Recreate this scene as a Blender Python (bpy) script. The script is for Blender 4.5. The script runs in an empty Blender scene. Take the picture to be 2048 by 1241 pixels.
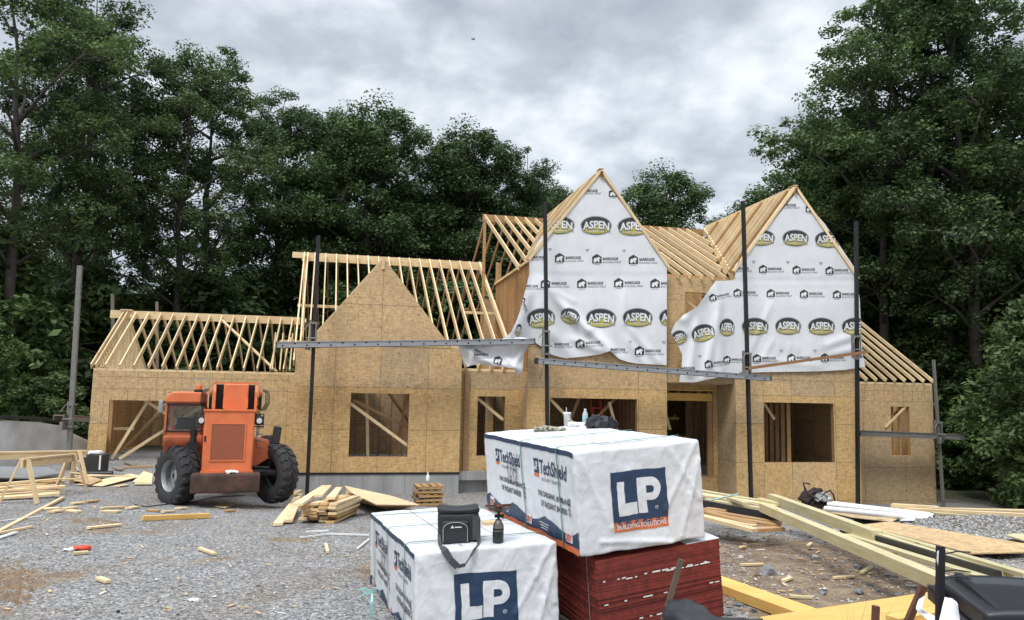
import bpy, bmesh, math, random
import numpy as np
from mathutils import Vector, Matrix, noise
from mathutils.geometry import delaunay_2d_cdt
random.seed(7); rng = np.random.default_rng(11)
SC = bpy.context.scene
COL = SC.collection
R = math.radians
# ---------------------------------------------------------------- camera
FPX, TILT, ROLL, YAW, EYE = 1500.0, R(6.11), R(1.15), R(12.24), 3.1
cF = Vector((0, math.cos(TILT), math.sin(TILT)))
_u0 = Vector((1, 0, 0)).cross(cF)
cR = Vector((1, 0, 0)) * math.cos(ROLL) + _u0 * math.sin(ROLL)
cU = -Vector((1, 0, 0)) * math.sin(ROLL) + _u0 * math.cos(ROLL)
CP = Vector((0, 0, EYE))
cam = bpy.data.cameras.new('camera'); camo = bpy.data.objects.new('camera', cam); COL.objects.link(camo)
camo.matrix_world = Matrix(((cR.x, cU.x, -cF.x, 0), (cR.y, cU.y, -cF.y, 0), (cR.z, cU.z, -cF.z, EYE), (0, 0, 0, 1)))
cam.sensor_width = 36; cam.lens = FPX / 2048 * 36; cam.clip_end = 3000; cam.clip_start = .05
SC.camera = camo
# ---------------------------------------------------------------- sky and sun (overcast)
SUN_EL, SUN_AZ = R(56), R(205)          # azimuth clockwise from +y
w = bpy.data.worlds.new('World'); SC.world = w; w.use_nodes = True
nt = w.node_tree; N = nt.nodes; L = nt.links
bg = N['Background']; bg.inputs['Strength'].default_value = .1
sky = N.new('ShaderNodeTexSky'); sky.sky_type = 'NISHITA'; sky.sun_disc = False
sky.sun_elevation = SUN_EL; sky.sun_rotation = SUN_AZ
tc = N.new('ShaderNodeTexCoord'); sep = N.new('ShaderNodeSeparateXYZ'); L.new(tc.outputs['Generated'], sep.inputs[0])
def math_(op, a, b, clamp=False):
    n = N.new('ShaderNodeMath'); n.operation = op; n.use_clamp = clamp
    for i, v in enumerate((a, b)):
        if isinstance(v, (int, float)): n.inputs[i].default_value = v
        else: L.new(v, n.inputs[i])
    return n.outputs[0]
zz = math_('MAXIMUM', math_('ADD', sep.outputs[2], .34), .05)
cx = math_('DIVIDE', sep.outputs[0], zz); cy = math_('DIVIDE', sep.outputs[1], zz)
comb = N.new('ShaderNodeCombineXYZ'); L.new(cx, comb.inputs[0]); L.new(cy, comb.inputs[1])
def cn(scale, detail, rough, dist, off):
    mp = N.new('ShaderNodeMapping'); mp.inputs['Location'].default_value = off; L.new(comb.outputs[0], mp.inputs[0])
    n = N.new('ShaderNodeTexNoise'); n.inputs['Scale'].default_value = scale; n.inputs['Detail'].default_value = detail
    n.inputs['Roughness'].default_value = rough; n.inputs['Distortion'].default_value = dist; L.new(mp.outputs[0], n.inputs['Vector']); return n.outputs[0]
n1 = cn(2.6, 3, .5, .2, (3.1, 1.7, 0)); n2 = cn(7.5, 6, .55, .15, (7.7, 2.2, 0))
mixn = math_('ADD', math_('MULTIPLY', n1, .58), math_('MULTIPLY', n2, .42))
cr = N.new('ShaderNodeValToRGB'); L.new(mixn, cr.inputs[0])
e = cr.color_ramp.elements
e[0].position = .38; e[0].color = (3.0, 3.3, 3.8, 1)
e[1].position = .62; e[1].color = (6.5, 6.8, 7.1, 1)
m = cr.color_ramp.elements.new(.47); m.color = (3.9, 4.2, 4.7, 1)
m = cr.color_ramp.elements.new(.545); m.color = (5.1, 5.45, 5.9, 1)
mx = N.new('ShaderNodeMix'); mx.data_type = 'RGBA'; mx.inputs['Factor'].default_value = .93
L.new(sky.outputs[0], mx.inputs['A']); L.new(cr.outputs[0], mx.inputs['B']); zen = N.new('ShaderNodeMapRange'); zen.interpolation_type = 'SMOOTHSTEP'; L.new(sep.outputs[2], zen.inputs[0])   # an overcast sky is far brighter overhead
zen.inputs[1].default_value = .5; zen.inputs[2].default_value = .95; zen.inputs[3].default_value = 1; zen.inputs[4].default_value = 3.2
vm = N.new('ShaderNodeVectorMath'); vm.operation = 'SCALE'; L.new(mx.outputs['Result'], vm.inputs[0]); L.new(zen.outputs[0], vm.inputs['Scale']); L.new(vm.outputs[0], bg.inputs[0])
sl = bpy.data.lights.new('sun', 'SUN'); so = bpy.data.objects.new('sun', sl); COL.objects.link(so)
sl.energy = 1.5; sl.angle = R(16); sl.color = (1, .96, .9)
sd = Vector((math.sin(SUN_AZ) * math.cos(SUN_EL), math.cos(SUN_AZ) * math.cos(SUN_EL), math.sin(SUN_EL)))
so.rotation_euler = sd.to_track_quat('Z', 'Y').to_euler()
SC.view_settings.view_transform = 'Standard'; SC.view_settings.look = 'None'
SC.view_settings.exposure = 0.66; SC.view_settings.gamma = 1
SC.cycles.max_bounces = 6; SC.cycles.diffuse_bounces = 4; SC.cycles.transparent_max_bounces = 8
SC.cycles.use_denoising = True
# ---------------------------------------------------------------- coordinates
def ray(px, py): return cF * FPX + cR * (px - 1024) - cU * (py - 620.5)
def dep(px, py, Y): d = ray(px, py); return CP + d * (Y / d.y)
EU = Vector((math.cos(YAW), math.sin(YAW), 0)); EV = Vector((-math.sin(YAW), math.cos(YAW), 0))
def hv(px, py, v):
    d = ray(px, py); p = CP + d * (v / d.dot(EV)); return p.dot(EU), p.z
def HW(u, v, z=0): return EU * u + EV * v + Vector((0, 0, z))
def sm(t): t = max(0, min(1, t)); return t * t * (3 - 2 * t)
_px = [-60, 0, 5, 7, 10]; _pz = [1.5, 1.45, 1.15, 1.0, .9]
def G(x, y):
    n_ = float(np.interp(y, _px, _pz))
    if x < 0: zf = .03 + .42 * sm((-4 - x) / 6)
    else: zf = .03 - .85 * sm((x - 3) / 12)
    z = n_ + (zf - .9) * sm((y - 10) / 12.5) if y > 10 else n_
    # gravel heap on the right, small swells
    z += .42 * math.exp(-(((x - 8.3) / 2.1) ** 2 + ((y - 13.2) / .8) ** 2))
    z += .025 * noise.noise(Vector((x * .5, y * .5, 0))) + .012 * noise.noise(Vector((x * 2.1, y * 2.1, 3)))
    dm = sm((x - 2.0) / 1.2) * sm((13.5 - y) / 2) * sm((y - 4) / 1)
    z += dm * (.05 * noise.noise(Vector((x * 1.6, y * 1.6, 8))) + .03 * noise.noise(Vector((x * 5, y * 5, 8))))
    return z
def gp(px, py, lift=0):
    d = ray(px, py).normalized(); lo = 2.0
    while lo < 80:
        p = CP + d * lo
        if p.z < G(p.x, p.y) + lift: break
        lo += .1
    a, b = lo - .1, lo
    for _ in range(14):
        m_ = (a + b) / 2; p = CP + d * m_
        if p.z < G(p.x, p.y) + lift: b = m_
        else: a = m_
    return CP + d * b
# ---------------------------------------------------------------- helpers
def tag(o, label=None, cat=None, group=None, kind=None):
    if label: o['label'] = label
    if cat: o['category'] = cat
    if group: o['group'] = group
    if kind: o['kind'] = kind
    return o
def empty(name, loc=(0, 0, 0), rot=(0, 0, 0), label=None, cat=None, group=None):
    o = bpy.data.objects.new(name, None); COL.objects.link(o); o.location = loc; o.rotation_euler = rot
    o.empty_display_size = .2
    return tag(o, label, cat, group)
class MB:
    def __init__(s): s.v = []; s.f = []; s.m = []
    def add(s, vs, fs, mi=0):
        k = len(s.v); s.v += [tuple(p) for p in vs]
        for f in fs: s.f.append(tuple(i + k for i in f)); s.m.append(mi)
    def box(s, a, b, mi=0):
        x0, y0, z0 = a; x1, y1, z1 = b
        s.add([(x0, y0, z0), (x1, y0, z0), (x1, y1, z0), (x0, y1, z0), (x0, y0, z1), (x1, y0, z1), (x1, y1, z1), (x0, y1, z1)],
              [(0, 3, 2, 1), (4, 5, 6, 7), (0, 1, 5, 4), (1, 2, 6, 5), (2, 3, 7, 6), (3, 0, 4, 7)], mi)
    def cbox(s, c, d, mi=0): s.box([c[i] - d[i] / 2 for i in range(3)], [c[i] + d[i] / 2 for i in range(3)], mi)
    def beam(s, p0, p1, w, h, mi=0, side=None, bev=0):
        """w = across (horizontal), h = the other way"""
        p0 = Vector(p0); p1 = Vector(p1); d = (p1 - p0).normalized()
        if side is None: side = d.cross(Vector((0, 0, 1)))
        side = Vector(side)
        if side.length < 1e-3: side = Vector((1, 0, 0))
        side = (side - d * side.dot(d)).normalized(); up = side.cross(d)
        vs = []
        for p in (p0, p1):
            for a, b in ((-1, -1), (1, -1), (1, 1), (-1, 1)): vs.append(p + side * (a * w / 2) + up * (b * h / 2))
        s.add(vs, [(0, 1, 2, 3), (7, 6, 5, 4), (0, 4, 5, 1), (1, 5, 6, 2), (2, 6, 7, 3), (3, 7, 4, 0)], mi)
    def prism(s, poly, y0, y1, mi=0, axis='y'):
        """poly of (x,z) extruded in y (or (y,z) in x, (x,y) in z)"""
        n = len(poly)
        def P(a, b, t): return (a, t, b) if axis == 'y' else (t, a, b) if axis == 'x' else (a, b, t)
        vs = [P(a, b, y0) for a, b in poly] + [P(a, b, y1) for a, b in poly]
        fs = [tuple(range(n)), tuple(range(2 * n - 1, n - 1, -1))] + [(i, i + n, (i + 1) % n + n, (i + 1) % n) for i in range(n)]
        s.add(vs, fs, mi)
    def cyl(s, p0, p1, r0, r1=None, n=12, mi=0, caps=True):
        if r1 is None: r1 = r0
        p0 = Vector(p0); p1 = Vector(p1); d = (p1 - p0).normalized()
        a = d.orthogonal().normalized(); b = d.cross(a); vs = []
        for p, r in ((p0, r0), (p1, r1)):
            for i in range(n):
                t = 2 * math.pi * i / n; vs.append(p + (a * math.cos(t) + b * math.sin(t)) * r)
        fs = [(i, (i + 1) % n, (i + 1) % n + n, i + n) for i in range(n)]
        if caps: fs += [tuple(range(n - 1, -1, -1)), tuple(range(n, 2 * n))]
        s.add(vs, fs, mi)
    def tube(s, pts, rad, n=8, mi=0):
        pts = [Vector(p) for p in pts]; m_ = len(pts)
        rad = rad if isinstance(rad, (list, tuple)) else [rad] * m_
        vs = []; a = None
        for i, p in enumerate(pts):
            d = (pts[min(i + 1, m_ - 1)] - pts[max(i - 1, 0)]).normalized()
            a = d.orthogonal().normalized() if a is None else (a - d * a.dot(d)).normalized()
            b = d.cross(a)
            for j in range(n):
                t = 2 * math.pi * j / n; vs.append(p + (a * math.cos(t) + b * math.sin(t)) * rad[i])
        fs = [(i * n + j, i * n + (j + 1) % n, (i + 1) * n + (j + 1) % n, (i + 1) * n + j) for i in range(m_ - 1) for j in range(n)]
        fs += [tuple(range(n - 1, -1, -1)), tuple(range((m_ - 1) * n, m_ * n))]
        s.add(vs, fs, mi)
    def lathe(s, prof, c=(0, 0, 0), n=16, mi=0, axis='z', caps=True):
        vs = []; c = Vector(c)
        for r, h in prof:
            for j in range(n):
                t = 2 * math.pi * j / n; x, y = r * math.cos(t), r * math.sin(t)
                vs.append(c + Vector((x, y, h) if axis == 'z' else (h, x, y) if axis == 'x' else (x, h, y)))
        m_ = len(prof)
        fs = [(i * n + j, i * n + (j + 1) % n, (i + 1) * n + (j + 1) % n, (i + 1) * n + j) for i in range(m_ - 1) for j in range(n)]
        if caps: fs += [tuple(range(n - 1, -1, -1)), tuple(range((m_ - 1) * n, m_ * n))]
        s.add(vs, fs, mi)
    def build(s, name, mats, parent=None, smooth=False, bevel=0, loc=None, rot=None, fix=True):
        me = bpy.data.meshes.new(name); me.from_pydata(s.v, [], s.f)
        for m_ in (mats if isinstance(mats, (list, tuple)) else [mats]): me.materials.append(m_)
        if len(me.materials) > 1: me.polygons.foreach_set('material_index', s.m)
        if fix:
            bm = bmesh.new(); bm.from_mesh(me); bmesh.ops.recalc_face_normals(bm, faces=bm.faces); bm.to_mesh(me); bm.free()
        if smooth:
            me.polygons.foreach_set('use_smooth', [True] * len(me.polygons))
            if smooth != 'all': me.set_sharp_from_angle(angle=R(40))
        me.update()
        o = bpy.data.objects.new(name, me); COL.objects.link(o)
        if parent: o.parent = parent
        if loc is not None: o.location = loc
        if rot is not None: o.rotation_euler = rot
        if bevel:
            bv = o.modifiers.new('bevel', 'BEVEL'); bv.width = bevel; bv.segments = 2; bv.limit_method = 'ANGLE'; bv.angle_limit = R(40)
        return o
def beam_obj(name, p0, p1, w, h, mat, parent=None, side=None, cut=False, bow=0.0):
    """a board as an object of its own: mesh along local X; w across, h deep"""
    p0 = Vector(p0); p1 = Vector(p1); d = (p1 - p0); ln = d.length; d.normalize()
    if side is None: side = d.cross(Vector((0, 0, 1)))
    side = Vector(side)
    if side.length < 1e-3: side = Vector((0, 1, 0))
    side = (side - d * side.dot(d)).normalized(); up = side.cross(d)
    if up.z < 0: up = -up; side = -side
    mb = MB()
    if bow:
        n = 8; vs = []
        for i in range(n + 1):
            t = i / n; zz_ = bow * (1 - (2 * t - 1) ** 2)
            for a, b in ((-1, -1), (1, -1), (1, 1), (-1, 1)): vs.append((ln * t, a * w / 2, b * h / 2 + zz_))
        fs = [(0, 1, 2, 3), tuple(range(4 * n + 3, 4 * n - 1, -1))]
        for i in range(n):
            for j in range(4): fs.append((i * 4 + j, i * 4 + (j + 1) % 4, i * 4 + 4 + (j + 1) % 4, i * 4 + 4 + j))
        mb.add(vs, fs)
    else: mb.box((0, -w / 2, -h / 2), (ln, w / 2, h / 2))
    o = mb.build(name, mat, parent)
    M = Matrix(((d.x, side.x, up.x), (d.y, side.y, up.y), (d.z, side.z, up.z)))
    if M.determinant() < 0: M = Matrix(((d.x, -side.x, up.x), (d.y, -side.y, up.y), (d.z, -side.z, up.z)))
    o.location = p0; o.rotation_euler = M.to_euler()
    return o
# ---------------------------------------------------------------- materials
def mk(name):
    m_ = bpy.data.materials.new(name); m_.use_nodes = True
    return m_, m_.node_tree.nodes, m_.node_tree.links, m_.node_tree.nodes['Principled BSDF']
def mapped(Nn, Ll, scale=(1, 1, 1), rot=(0, 0, 0), coord='Object'):
    t = Nn.new('ShaderNodeTexCoord'); mp = Nn.new('ShaderNodeMapping'); mp.inputs['Scale'].default_value = scale; mp.inputs['Rotation'].default_value = rot
    Ll.new(t.outputs[coord], mp.inputs[0]); return mp.outputs[0]
def nz(Nn, Ll, vec, scale, detail=4, rough=.5, dist=0):
    n = Nn.new('ShaderNodeTexNoise'); n.inputs['Scale'].default_value = scale; n.inputs['Detail'].default_value = detail
    n.inputs['Roughness'].default_value = rough; n.inputs['Distortion'].default_value = dist; Ll.new(vec, n.inputs['Vector']); return n.outputs[0]
def ramp(Nn, Ll, fac, stops):
    c = Nn.new('ShaderNodeValToRGB'); Ll.new(fac, c.inputs[0]); el = c.color_ramp.elements
    while len(el) > len(stops): el.remove(el[-1])
    for i, (p, col) in enumerate(stops):
        x = el[i] if i < len(el) else el.new(p)
        x.position = p; x.color = (*col, 1) if len(col) == 3 else col
    return c.outputs[0]
def mixc(Nn, Ll, fac, a, b, mode='MIX'):
    n = Nn.new('ShaderNodeMix'); n.data_type = 'RGBA'; n.blend_type = mode
    for k, v in (('Factor', fac), ('A', a), ('B', b)):
        if isinstance(v, (int, float)): n.inputs[k].default_value = v
        elif isinstance(v, tuple): n.inputs[k].default_value = (*v, 1)
        else: Ll.new(v, n.inputs[k])
    return n.outputs['Result']
def bump(Nn, Ll, b, h, strength=.3, dist=.01):
    n = Nn.new('ShaderNodeBump'); n.inputs['Strength'].default_value = strength; n.inputs['Distance'].default_value = dist
    Ll.new(h, n.inputs['Height']); Ll.new(n.outputs[0], b.inputs['Normal'])
def sc3(c, k): return tuple(min(1, x * k) for x in c)
def plain(name, col, rough=.6, metal=0, var=.15, scale=6, bmp=.15, bd=.005, rnd=0):
    m_, Nn, Ll, b = mk(name); v = mapped(Nn, Ll); n = nz(Nn, Ll, v, scale, 6, .6)
    c = ramp(Nn, Ll, n, [(.3, sc3(col, 1 - var)), (.7, sc3(col, 1 + var))])
    if rnd:
        oi = Nn.new('ShaderNodeObjectInfo'); hs = Nn.new('ShaderNodeHueSaturation')
        mr = Nn.new('ShaderNodeMapRange'); mr.inputs[3].default_value = 1 - rnd; mr.inputs[4].default_value = 1 + rnd
        Ll.new(oi.outputs['Random'], mr.inputs[0]); Ll.new(mr.outputs[0], hs.inputs['Value']); Ll.new(c, hs.inputs['Color']); c = hs.outputs[0]
    Ll.new(c, b.inputs['Base Color']); b.inputs['Roughness'].default_value = rough; b.inputs['Metallic'].default_value = metal
    if bmp: bump(Nn, Ll, b, nz(Nn, Ll, v, scale * 5, 4), bmp, bd)
    return m_
def wood(name, col, rnd=.18, dark=.72):
    """sawn lumber; grain runs along the object's own X"""
    m_, Nn, Ll, b = mk(name); v = mapped(Nn, Ll, (1.2, 22, 22)); n = nz(Nn, Ll, v, 1.5, 5, .6, .4)
    v2 = mapped(Nn, Ll, (1, 1, 1)); n2 = nz(Nn, Ll, v2, 2.3, 3)
    c = ramp(Nn, Ll, n, [(.3, sc3(col, dark)), (.55, col), (.75, sc3(col, 1.14))])
    c = mixc(Nn, Ll, ramp(Nn, Ll, n2, [(.42, (0, 0, 0)), (.75, (.5, .5, .5))]), c, sc3((col[0], col[1] * .86, col[2] * .7), .82))
    vo = Nn.new('ShaderNodeTexVoronoi'); vo.inputs['Scale'].default_value = 1.0; Ll.new(mapped(Nn, Ll, (1.6, 7, 7)), vo.inputs['Vector'])
    c = mixc(Nn, Ll, ramp(Nn, Ll, vo.outputs['Distance'], [(.07, (.75, .75, .75)), (.13, (0, 0, 0))]), c, sc3((col[0], col[1] * .7, col[2] * .5), .45))
    oi = Nn.new('ShaderNodeObjectInfo'); hs = Nn.new('ShaderNodeHueSaturation')
    mr = Nn.new('ShaderNodeMapRange'); mr.inputs[3].default_value = 1 - rnd; mr.inputs[4].default_value = 1 + rnd * .8
    Ll.new(oi.outputs['Random'], mr.inputs[0]); Ll.new(mr.outputs[0], hs.inputs['Value']); Ll.new(c, hs.inputs['Color'])
    Ll.new(hs.outputs[0], b.inputs['Base Color']); b.inputs['Roughness'].default_value = .75
    bump(Nn, Ll, b, n, .2, .003)
    return m_
def osb(name, col, hue=0):
    """strand board: flakes lying at several angles"""
    m_, Nn, Ll, b = mk(name)
    out = None; hs_ = []
    for i, (ang, sx, sy) in enumerate(((.5, 9, 34), (-.7, 30, 8), (1.3, 11, 38))):
        v = mapped(Nn, Ll, (sx, 20, sy), (0, ang, 0)); vo = Nn.new('ShaderNodeTexVoronoi'); vo.inputs['Scale'].default_value = 1; Ll.new(v, vo.inputs['Vector'])
        sp = Nn.new('ShaderNodeSeparateColor'); Ll.new(vo.outputs['Color'], sp.inputs[0]); hs_.append(sp.outputs[0])
    n = Nn.new('ShaderNodeMath'); n.operation = 'ADD'; Ll.new(hs_[0], n.inputs[0]); Ll.new(hs_[1], n.inputs[1])
    n_2 = Nn.new('ShaderNodeMath'); n_2.operation = 'ADD'; Ll.new(n.outputs[0], n_2.inputs[0]); Ll.new(hs_[2], n_2.inputs[1])
    dv = Nn.new('ShaderNodeMath'); dv.operation = 'DIVIDE'; Ll.new(n_2.outputs[0], dv.inputs[0]); dv.inputs[1].default_value = 3
    c = ramp(Nn, Ll, dv.outputs[0], [(.16, sc3(col, .62)), (.38, sc3(col, .92)), (.6, sc3(col, 1.06)), (.85, sc3(col, 1.32))])
    vb = mapped(Nn, Ll, (1, 1, 1)); big = nz(Nn, Ll, vb, .9, 5, .6)
    c = mixc(Nn, Ll, ramp(Nn, Ll, big, [(.35, (.4, .4, .4)), (.65, (0, 0, 0))]), c, sc3((col[0] * .92, col[1], col[2] * 1.1), .8))
    vs_ = Nn.new('ShaderNodeTexVoronoi'); vs_.inputs['Scale'].default_value = 1; Ll.new(mapped(Nn, Ll, (2.2, 3, 4.1), (0, .4, 0)), vs_.inputs['Vector'])
    c = mixc(Nn, Ll, ramp(Nn, Ll, vs_.outputs['Distance'], [(.055, (.9, .9, .9)), (.085, (0, 0, 0))]), c, sc3(col, .25))
    Ll.new(c, b.inputs['Base Color']); b.inputs['Roughness'].default_value = .8
    bump(Nn, Ll, b, dv.outputs[0], .25, .004)
    return m_
M = {}
M['osb1'] = osb('osb_weathered', (.52, .355, .18)); M['osb2'] = osb('osb_amber', (.54, .35, .15)); M['osb3'] = osb('osb_grey_tan', (.45, .32, .18))
M['seam'] = plain('board_seam', (.16, .115, .065), .9)
M['pine'] = wood('framing_pine', (.76, .59, .35)); M['pine_dark'] = wood('framing_fir', (.45, .27, .12)); M['lvl'] = wood('laminated_beam', (.52, .34, .15), .08, .85)
M['yellow_lvl'] = wood('yellow_beam', (.72, .45, .13), .06, .85); M['treated'] = wood('treated_timber', (.52, .465, .27), .08, .8)
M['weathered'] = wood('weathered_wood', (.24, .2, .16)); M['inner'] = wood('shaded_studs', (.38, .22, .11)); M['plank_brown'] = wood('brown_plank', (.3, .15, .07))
M['stain'] = plain('black_board_face', (.02, .02, .022), .55); M['black'] = plain('black_steel', (.018, .018, .02), .45, .3)
M['greypole'] = plain('galvanised_pole', (.19, .185, .17), .6, .3); M['alu'] = plain('aluminium_plank', (.33, .345, .36), .5, .55, .1, 3)
M['dark'] = plain('dark_hole', (.01, .01, .01), .8)
M['steel_grey'] = plain('grey_rim_paint', (.3, .31, .31), .45, .2)
M['orange'] = plain('orange_machine_paint', (.66, .17, .06), .5, 0, .16, 2.5, .08); M['orange_dark'] = plain('dusty_orange_paint', (.46, .115, .045), .65, 0, .35, 3)
M['rubber'] = plain('tyre_rubber', (.03, .03, .031), .85, 0, .35, 4, .4, .01); M['dust_rubber'] = plain('muddy_rubber', (.085, .075, .06), .9, 0, .4, 5, .4, .01)
M['rust'] = plain('rusty_steel', (.13, .055, .032), .8, .2, .4, 5, .3); M['tan'] = plain('tan_mud', (.3, .22, .13), .95)
M['white'] = plain('white_plastic', (.75, .76, .76), .35, 0, .05); M['conc'] = None
def make_conc():
    m_, Nn, Ll, b = mk('poured_concrete'); v = mapped(Nn, Ll, (1, 1, .25)); n = nz(Nn, Ll, v, 1.4, 8, .65)
    c = ramp(Nn, Ll, n, [(.3, (.22, .225, .22)), (.55, (.33, .335, .325)), (.75, (.4, .4, .385))])
    br = Nn.new('ShaderNodeTexWave'); br.wave_type = 'BANDS'; br.bands_direction = 'X'; br.inputs['Scale'].default_value = .52; br.inputs['Distortion'].default_value = .05; Ll.new(mapped(Nn, Ll), br.inputs['Vector'])
    c = mixc(Nn, Ll, ramp(Nn, Ll, br.outputs['Fac'], [(0, (.4, .4, .4)), (.02, (0, 0, 0))]), c, (.14, .14, .14))
    Ll.new(c, b.inputs['Base Color']); b.inputs['Roughness'].default_value = .85; bump(Nn, Ll, b, nz(Nn, Ll, mapped(Nn, Ll), 30, 5), .3, .004); return m_
M['conc'] = make_conc()
def make_cloth(name, col, bs=.5, bd=.03, s1=3.0):
    m_, Nn, Ll, b = mk(name); v = mapped(Nn, Ll, (1, 1, .6), (0, .5, 0)); n = nz(Nn, Ll, v, s1, 6, .62, 1.2)
    c = ramp(Nn, Ll, n, [(.3, sc3(col, .93)), (.7, sc3(col, 1.04))])
    Ll.new(c, b.inputs['Base Color']); b.inputs['Roughness'].default_value = .5
    vo = Nn.new('ShaderNodeTexVoronoi'); vo.feature = 'DISTANCE_TO_EDGE'; vo.inputs['Scale'].default_value = s1 * 1.5
    wp = Nn.new('ShaderNodeMix'); wp.data_type = 'VECTOR'; wp.inputs['Factor'].default_value = .25; Ll.new(v, wp.inputs['A'])
    nc = Nn.new('ShaderNodeTexNoise'); nc.inputs['Scale'].default_value = s1 * 1.2; nc.inputs['Detail'].default_value = 4; Ll.new(v, nc.inputs['Vector']); Ll.new(nc.outputs['Color'], wp.inputs['B']); Ll.new(wp.outputs['Result'], vo.inputs['Vector'])
    cr_ = ramp(Nn, Ll, vo.outputs['Distance'], [(0, (1, 1, 1)), (.12, (.35, .35, .35)), (.4, (0, 0, 0))])
    ad = Nn.new('ShaderNodeMath'); ad.operation = 'MULTIPLY_ADD'; Ll.new(cr_, ad.inputs[0]); ad.inputs[1].default_value = .35; Ll.new(n, ad.inputs[2])
    bump(Nn, Ll, b, ad.outputs[0], bs, bd); return m_
M['wrap'] = make_cloth('white_wrap', (.68, .69, .71), .35, .02, 1.6); M['bwrap'] = make_cloth('woven_cover', (.64, .655, .675), .5, .014, 5)
def ink(name, c, r=.5): return plain(name, c, r, 0, .1, 3, 0)
M['ink'] = ink('black_print', (.03, .032, .035)); M['inkgrey'] = ink('grey_print', (.16, .165, .17)); M['inkyel'] = ink('olive_yellow_print', (.42, .36, .075))
M['inkwhite'] = ink('white_print', (.68, .69, .68)); M['navy'] = ink('navy_print', (.016, .04, .09)); M['lporange'] = ink('orange_print', (.62, .16, .05)); M['inkred'] = ink('red_print', (.6, .06, .03))
M['strapg'] = plain('green_strap', (.08, .22, .17), .4); M['teal'] = plain('teal_strap', (.3, .55, .52), .4)
# foliage
def leafmat(name, c0, c1):
    m_, Nn, Ll, b = mk(name)
    g = Nn.new('ShaderNodeNewGeometry'); oi = Nn.new('ShaderNodeObjectInfo')
    n = nz(Nn, Ll, mapped(Nn, Ll), .55, 3)
    c = ramp(Nn, Ll, n, [(.35, c0), (.65, c1)])
    hs = Nn.new('ShaderNodeHueSaturation'); mr = Nn.new('ShaderNodeMapRange'); mr.inputs[3].default_value = .7; mr.inputs[4].default_value = 1.3
    Ll.new(g.outputs['Random Per Island'], mr.inputs[0]); Ll.new(mr.outputs[0], hs.inputs['Value']); Ll.new(c, hs.inputs['Color'])
    hs2 = Nn.new('ShaderNodeHueSaturation'); mr2 = Nn.new('ShaderNodeMapRange'); mr2.inputs[3].default_value = .8; mr2.inputs[4].default_value = 1.2
    Ll.new(oi.outputs['Random'], mr2.inputs[0]); Ll.new(mr2.outputs[0], hs2.inputs['Value']); Ll.new(hs.outputs[0], hs2.inputs['Color'])
    tr = Nn.new('ShaderNodeBsdfTranslucent'); Ll.new(hs2.outputs[0], tr.inputs[0]); Ll.new(hs2.outputs[0], b.inputs['Base Color']); b.inputs['Roughness'].default_value = .6
    ms = Nn.new('ShaderNodeMixShader'); ms.inputs[0].default_value = .32; Ll.new(b.outputs[0], ms.inputs[1]); Ll.new(tr.outputs[0], ms.inputs[2])
    Ll.new(ms.outputs[0], Nn['Material Output'].inputs[0]); return m_
M['leafA'] = leafmat('leaves_dark', (.045, .082, .027), (.09, .15, .046)); M['leafB'] = leafmat('leaves_mid', (.062, .105, .034), (.12, .185, .058)); M['leafC'] = leafmat('leaves_light', (.065, .115, .03), (.125, .19, .052))
M['bark'] = plain('bark', (.06, .05, .042), .9, 0, .4, 3, .6, .03)
M['grass'] = leafmat('grass_blades', (.09, .13, .04), (.2, .24, .1))
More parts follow.
